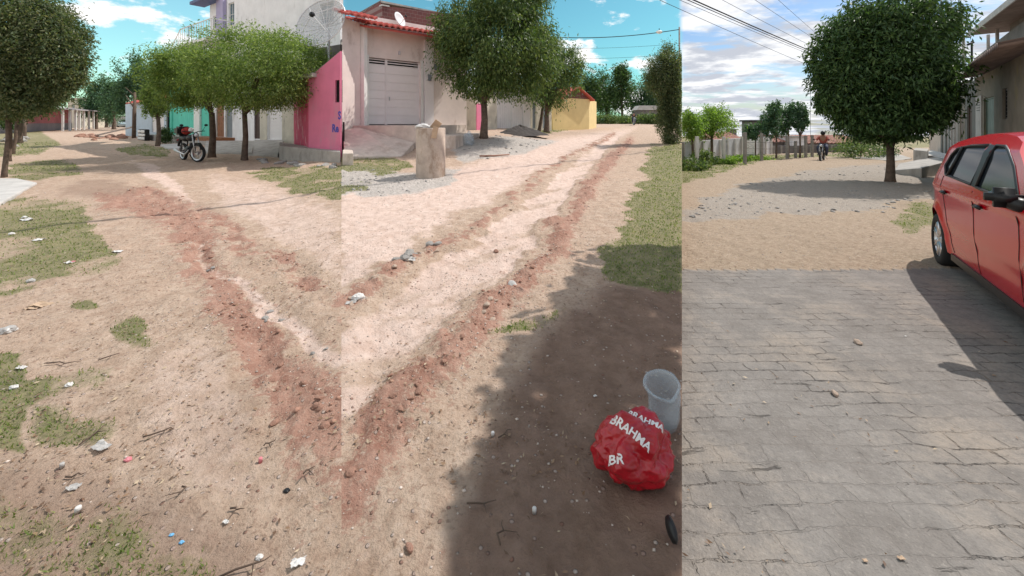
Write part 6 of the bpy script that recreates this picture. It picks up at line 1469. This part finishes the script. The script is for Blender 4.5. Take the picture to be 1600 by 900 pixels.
# ================================================================== litter and twigs
random.seed(21)
def litter(px, row, kind, s, label, name, mt, cat='litter'):
    x, y, z = P(px, row)
    if kind == 'flat':
        n = 6; V = []; Fc = []
        for j in range(n):
            for i in range(n): V.append(((i/(n-1)-.5)*2*s*random.uniform(.8,1.1), (j/(n-1)-.5)*s*1.2*random.uniform(.8,1.1), abs(random.gauss(0,1))*s*.16+.006))
        for j in range(n-1):
            for i in range(n-1): Fc.append((j*n+i, j*n+i+1, (j+1)*n+i+1, (j+1)*n+i))
        o = mobj(name, V, Fc, M[mt], None, False, (x, y, z)); o.modifiers.new('s', 'SOLIDIFY').thickness = .002; o.rotation_euler = (0, 0, random.uniform(-.5, .5))
    elif kind == 'ball':
        V, Fc = crumple((s, s*.8, s*.55), px, 2, .35); o = mobj(name, V, Fc, M[mt], None, False, (x, y, z+s*.3))
    elif kind == 'disc': o = MB().lathe([(0,.01),(s*.85,.012),(s,.0),(s*.95,.02),(s*.8,.022),(0,.02)], 18).build(name, M[mt], None, True, (x, y, z))
    elif kind == 'twig':
        a_ = random.uniform(0, 6.28) if isinstance(s, float) else s[1]; L_ = s if isinstance(s, float) else s[0]
        pts = [(math.cos(a_)*L_*t+random.uniform(-.01,.01), math.sin(a_)*L_*t+random.uniform(-.01,.01), .01+random.uniform(0,.012)) for t in (-.5,-.2,.1,.35,.5)]
        m = MB(); m.tube(pts, [.0035,.0035,.003,.002,.001], 5); m.tube([pts[2], (pts[2][0]+.05*math.sin(a_), pts[2][1]-.05*math.cos(a_), .02)], [.003,.001], 4); o = m.build(name, M[mt], None, True, (x, y, z))
    tag(o, label, cat)
L_ = [(42,345,'flat',.13,'largest crumpled white paper on the left grass','paper','paper'),(38,341,'ball',.05,'small white scrap touching the largest paper','paper','paper'),(60,374,'flat',.09,'flat white paper below the largest one on the grass','paper','paper'),
      (18,366,'ball',.05,'white wad at the left edge of the grass','paper','paper'),(108,411,'flat',.06,'white paper beside the pink wrapper','paper','paper'),(115,410,'ball',.025,'small pink wrapper on the left grass','wrapper','plastic_pink'),
      (184,394,'flat',.07,'whitish sheet at the right tip of the left grass','paper','paper'),(48,440,'ball',.05,'grey-white plastic wad near the bare patch','plastic_wad','grey_film'),(64,474,'flat',.11,'brown crushed cardboard on bare dirt','cardboard','card'),(52,478,'flat',.07,'smaller cardboard scrap touching the crushed cardboard','cardboard','card'),
      (12,517,'ball',.075,'crushed clear plastic bottle at the left edge','plastic_bottle','grey_film'),(22,606,'ball',.03,'white lump in the lower left grass','paper','paper'),(34,574,'flat',.04,'pale torn sheet in the lower left grass','paper','paper'),(108,606,'ball',.03,'white ball of paper beside the small grass tuft','paper','paper'),
      (158,698,'flat',.06,'torn clear plastic sheet on the dirt','plastic_sheet','grey_film'),(200,712,'ball',.022,'little pink and white wrapper low on the left dirt','wrapper','plastic_pink'),(114,763,'flat',.035,'crumpled grey plastic below the twigs','plastic_sheet','grey_film'),(122,797,'disc',.016,'round pale bottle cap on the dark dirt','bottle_cap','paper'),
      (97,730,'disc',.013,'small round pale lid left of the torn plastic','lid','grey_film'),(466,873,'flat',.035,'long torn white wrapper at the bottom of the left street','paper','paper'),(405,862,'ball',.018,'small white scrap beside the long twig','paper','paper'),(448,765,'ball',.018,'dark little knot of plastic on the dirt','plastic_scrap','black'),
      (284,846,'ball',.012,'tiny blue scrap low on the left dirt','plastic_scrap','blue_plastic'),(268,832,'ball',.012,'tiny blue chip beside the grass tufts','plastic_scrap','blue_plastic'),(353,812,'flat',.016,'small white triangle of paper','paper','paper'),(407,720,'disc',.012,'tiny red lid on the dirt','lid','plastic_pink'),
      (560,464,'ball',.075,'grey-white plastic litter on the far left rut of the middle street','plastic_wad','paper'),(548,470,'flat',.06,'flat plastic scrap beside the grey-white litter','plastic_sheet','grey_film'),(640,413,'flat',.09,'broken pale slab among the rut stones','slab_piece','concrete_white'),
      (770,684,'disc',.012,'white pebble-like lid in the shade','lid','paper'),(835,806,'disc',.012,'white cap lower in the shade','bottle_cap','paper'),(930,618,'flat',.014,'white chip in the deep shade','paper','paper'),
      (1352,880,'flat',.012,'curled ochre leaf on the block paving','dry_leaf','card'),(1408,876,'flat',.016,'larger ochre leaf at the bottom of the paving','dry_leaf','card'),(1415,527,'flat',.012,'white speck of paper near the car shadow','paper','paper')]
for q in L_: litter(q[0], q[1], q[2], q[3]*.68, q[4], q[5], q[6])
for px, row, s, a_, lb in ((147,682,.16,1.5,'upright twig beside the torn plastic sheet'),(247,678,.16,.5,'slanting twig on the bare dirt'),(118,742,.07,.3,'short dark twig under the lids'),(100,568,.22,.15,'long thin twig by the lower grass'),(170,560,.12,.5,'twig right of the long thin one'),(385,880,.20,.42,'thick long stick at the bottom of the left street'),(369,797,.08,.1,'short dark stick above the long one'),(283,770,.06,-1.1,'little bent twig on the left dirt'),(422,692,.07,.7,'fine twig near the dark red stone'),(484,738,.08,.9,'twig near the right edge of the left street'),
                           (752,796,.12,.25,'dark twig in the shade edge'),(782,845,.09,1.4,'upright twig low in the shade'),(788,690,.08,.8,'small twig higher in the shade'),(730,205,.4,.2,'stick before the platform') ):
    litter(px, row, 'twig', (s*.8, a_), lb, 'twig', 'twig', 'twig')
# dark stick on the gravel
x, y = W(772, 13.4); o = MB().tube([(-.45,-.25,.04),(0,0,.03),(.5,.22,.05)], [.03,.03,.02], 6).build('stick', M['rock_red'], None, True, (x, y, gz(x, y))); tag(o, 'reddish stick lying on the gravel before the big tree', 'stick')

# ================================================================== unseen shade tree overhead, crown shaped to the wanted shade (trunk behind the viewer)
SV = Vector((-.72, -.38, -1.)); SV_h = (-.72, -.38)
def shade_canopy():
    base = (2.2, -3.2, float(gz(2.2, -3.2)))
    t = thing('shade_tree', 'unseen overhanging tree behind the viewer, crown shaped to shade the lower right of the middle street', 'tree', base)
    shade = [(1064,355),(1000,372),(930,402),(880,440),(838,490),(800,560),(760,630),(745,690),(715,740),(700,800),(712,900),(720,1100),(1064,1100)]
    g = np.random.default_rng(5); pts = []
    n_try = 400000
    gx = g.uniform(-1.2, 2.2, n_try); gy = g.uniform(.9, 4.6, n_try); px = 800+F*gx/gy; row = base_row(px, gy)
    jx = px+(fbm(gx*5, gy*5, 3)-.5)*110+(fbm(gx*17, gy*17, 13)-.5)*90; jy = row+(fbm(gx*5+4, gy*5, 8)-.5)*80+(fbm(gx*17+4, gy*17, 18)-.5)*60
    hole = fbm(gx*11, gy*11, 28, 3) > .69
    ok = in_poly(jx, jy, shade) & ~hole & (px < 1058-g.random(n_try)*3*1.0)
    gx, gy = gx[ok][:60000], gy[ok][:60000]; px = px[ok][:60000]
    hgt = g.uniform(3.5, 4.1, len(gx))
    P3 = np.stack([gx-SV_h[0]*hgt, gy-SV_h[1]*hgt, hgt], 1)
    # upper mass behind the viewer, added to block sky light from the shaded dirt
    n2 = 26000; Q = np.stack([g.uniform(-2.2, 5.2, n2), g.uniform(-5.5, 1.6, n2), g.uniform(3.4, 5.6, n2)], 1)
    sx = Q[:, 0]+SV_h[0]*Q[:, 2]; sy = Q[:, 1]+SV_h[1]*Q[:, 2]
    Q = Q[(sy < 1.0)]
    A = np.concatenate([P3, Q]); n = len(A); ln = .085*g.uniform(.6, 1.3, n)
    td = g.normal(size=(n, 3)); td[:, 2] *= .35; td /= np.linalg.norm(td, axis=1)[:, None]; s = np.cross(td, g.normal(size=(n, 3))*.35+np.array([0, 0, 1.])); s /= np.linalg.norm(s, axis=1)[:, None]
    V = np.stack([A-td*ln[:, None]*.5, A+s*ln[:, None]*.2, A+td*ln[:, None]*.5, A-s*ln[:, None]*.2], 1)
    fast_mesh('crown', V-np.array(base), [(0,1,2,3)], M['leaf_dark'], t)
    m = MB(); b_ = Vector(base); m.tube([(0,0,-.2),(.05,0,1.5),(0,.3,3.4)], [.2,.16,.13], 10)
    for e in ((-.2,2.2,4.1),(.9,4.0,3.95),(-1.2,1.0,4.3),(1.5,-1.,4.6),(1.6,3.6,3.9)): m.tube([(0,.25,3.1), (e[0]*.5, e[1]*.5, 3.8), e], [.1,.06,.02], 6)
    m.build('trunk', M['bark'], t, True)
shade_canopy()

# ================================================================== camera, sun, sky
cam = bpy.data.cameras.new('camera'); co = bpy.data.objects.new('camera', cam); C.objects.link(co); scene.camera = co
co.location = (0, 0, H); co.rotation_euler = (R(90), 0, 0); cam.sensor_fit = 'HORIZONTAL'; cam.sensor_width = 36; cam.lens = 36*F/1600; cam.shift_y = -(450-HZ)/1600; cam.clip_end = 3000; cam.clip_start = .05
sdir = Vector((.72, .38, 1.)).normalized(); elev = math.asin(sdir.z); azm = math.atan2(sdir.x, sdir.y)
sl_ = bpy.data.lights.new('sun', 'SUN'); sl_.energy = 4.3; sl_.angle = R(.5); sl_.color = (1, .95, .88); so_ = bpy.data.objects.new('sun', sl_); C.objects.link(so_)
so_.rotation_euler = (-sdir).to_track_quat('-Z', 'Y').to_euler(); so_.location = (20, 10, 30)
w = bpy.data.worlds.new('World'); scene.world = w; w.use_nodes = True; nt = w.node_tree; N = nt.nodes; L = nt.links
bg = N['Background']; sky = N.new('ShaderNodeTexSky'); sky.sky_type = 'NISHITA'; sky.sun_disc = False; sky.sun_elevation = elev; sky.sun_rotation = azm; sky.dust_density = 1.0; sky.ozone_density = 1.5
tc = N.new('ShaderNodeTexCoord'); sp = N.new('ShaderNodeSeparateXYZ'); L.new(tc.outputs['Generated'], sp.inputs[0])
def m_(op, a, b=None, c=None):
    n = N.new('ShaderNodeMath'); n.operation = op
    for k, v in enumerate((a, b, c)):
        if v is None: continue
        if isinstance(v, (int, float)): n.inputs[k].default_value = v
        else: L.new(v, n.inputs[k])
    return n.outputs[0]
def r_(v, a0, a1, b0=0., b1=1., sm=True):
    n = N.new('ShaderNodeMapRange'); n.interpolation_type = 'SMOOTHSTEP' if sm else 'LINEAR'
    for k, q in zip(('From Min','From Max','To Min','To Max'), (a0, a1, b0, b1)): n.inputs[k].default_value = q
    L.new(v, n.inputs['Value']); return n.outputs[0]
X, Y, Zc = sp.outputs
u = m_('DIVIDE', X, m_('MAXIMUM', Y, .02)); e = m_('DIVIDE', Zc, m_('MAXIMUM', Y, .02))      # slopes of the direction in the street frame
right = r_(u, .405, .422); left = r_(u, -.44, -.40, 1., 0.)
pv = N.new('ShaderNodeCombineXYZ'); den = m_('MAXIMUM', m_('ADD', Zc, .12), .05); L.new(m_('DIVIDE', X, den), pv.inputs[0]); L.new(m_('DIVIDE', Y, den), pv.inputs[1])
def nz(s, d, ro, vec, off=(0,0,0), sc=(1,1,1)):
    mp = N.new('ShaderNodeMapping'); mp.inputs['Location'].default_value = off; mp.inputs['Scale'].default_value = sc; L.new(vec, mp.inputs['Vector'])
    n = N.new('ShaderNodeTexNoise'); n.inputs['Scale'].default_value = s; n.inputs['Detail'].default_value = d; n.inputs['Roughness'].default_value = ro; L.new(mp.outputs[0], n.inputs['Vector']); return n.outputs['Fac']
c3 = nz(1.1, 9, .58, pv.outputs[0], (3.1, 0.4, 0), (1, 1.3, 1)); c3b = nz(3.2, 6, .6, pv.outputs[0], (1, 2, 0))
cR = m_('MULTIPLY', r_(m_('ADD', c3, m_('MULTIPLY', m_('SUBTRACT', c3b, .5), .25)), .40, .53), right)
c2 = nz(7., 8, .6, tc.outputs['Generated'], (.3, .1, .2), (1, 1, 2.2))
low = r_(e, .10, .22, 1., 0.)
cM = m_('MULTIPLY', m_('MULTIPLY', r_(m_('ADD', c2, m_('MULTIPLY', low, .11)), .56, .66), m_('SUBTRACT', 1., right)), m_('SUBTRACT', 1., left))
topl = m_('MULTIPLY', r_(e, .20, .33), r_(u, -1.15, -.95, 1., 0.))
cL = m_('MULTIPLY', r_(m_('ADD', c2, m_('MULTIPLY', topl, .16)), .56, .66), left)
cl = m_('MAXIMUM', m_('MAXIMUM', cR, cM), cL)
def mixc(fac, a, b):
    n = N.new('ShaderNodeMix'); n.data_type = 'RGBA'
    if isinstance(fac, float): n.inputs['Factor'].default_value = fac
    else: L.new(fac, n.inputs['Factor'])
    for k, v in (('A', a), ('B', b)):
        if isinstance(v, tuple): n.inputs[k].default_value = (*v, 1)
        else: L.new(v, n.inputs[k])
    return n.outputs['Result']
def tint(col, t):
    n = N.new('ShaderNodeVectorMath'); n.operation = 'MULTIPLY'; L.new(col, n.inputs[0])
    if isinstance(t, tuple): n.inputs[1].default_value = t
    else: L.new(t, n.inputs[1])
    return n.outputs[0]
skyc = tint(sky.outputs[0], mixc(left, mixc(right, (.62, 1.2, 1.08), (.8, .95, 1.1)), (1.35, 1.95, 1.62)))
shade = mixc(r_(nz(1.9, 6, .6, pv.outputs[0], (7, 3, 0)), .42, .58), (5.2, 5.5, 6.2), (9.0, 9.1, 9.3))
brightc = mixc(right, (10.5, 10.3, 10.2), shade)
fin = mixc(cl, skyc, brightc)
L.new(fin, bg.inputs['Color']); bg.inputs['Strength'].default_value = .112
scene.view_settings.view_transform = 'Standard'; scene.view_settings.look = 'None'; scene.view_settings.gamma = 1; scene.view_settings.exposure = .06; scene.view_settings.use_curve_mapping = False
scene.render.engine = 'CYCLES'; scene.cycles.max_bounces = 6; scene.cycles.diffuse_bounces = 3; scene.cycles.glossy_bounces = 2; scene.cycles.transmission_bounces = 3; scene.cycles.transparent_max_bounces = 6; scene.cycles.caustics_reflective = False; scene.cycles.caustics_refractive = False
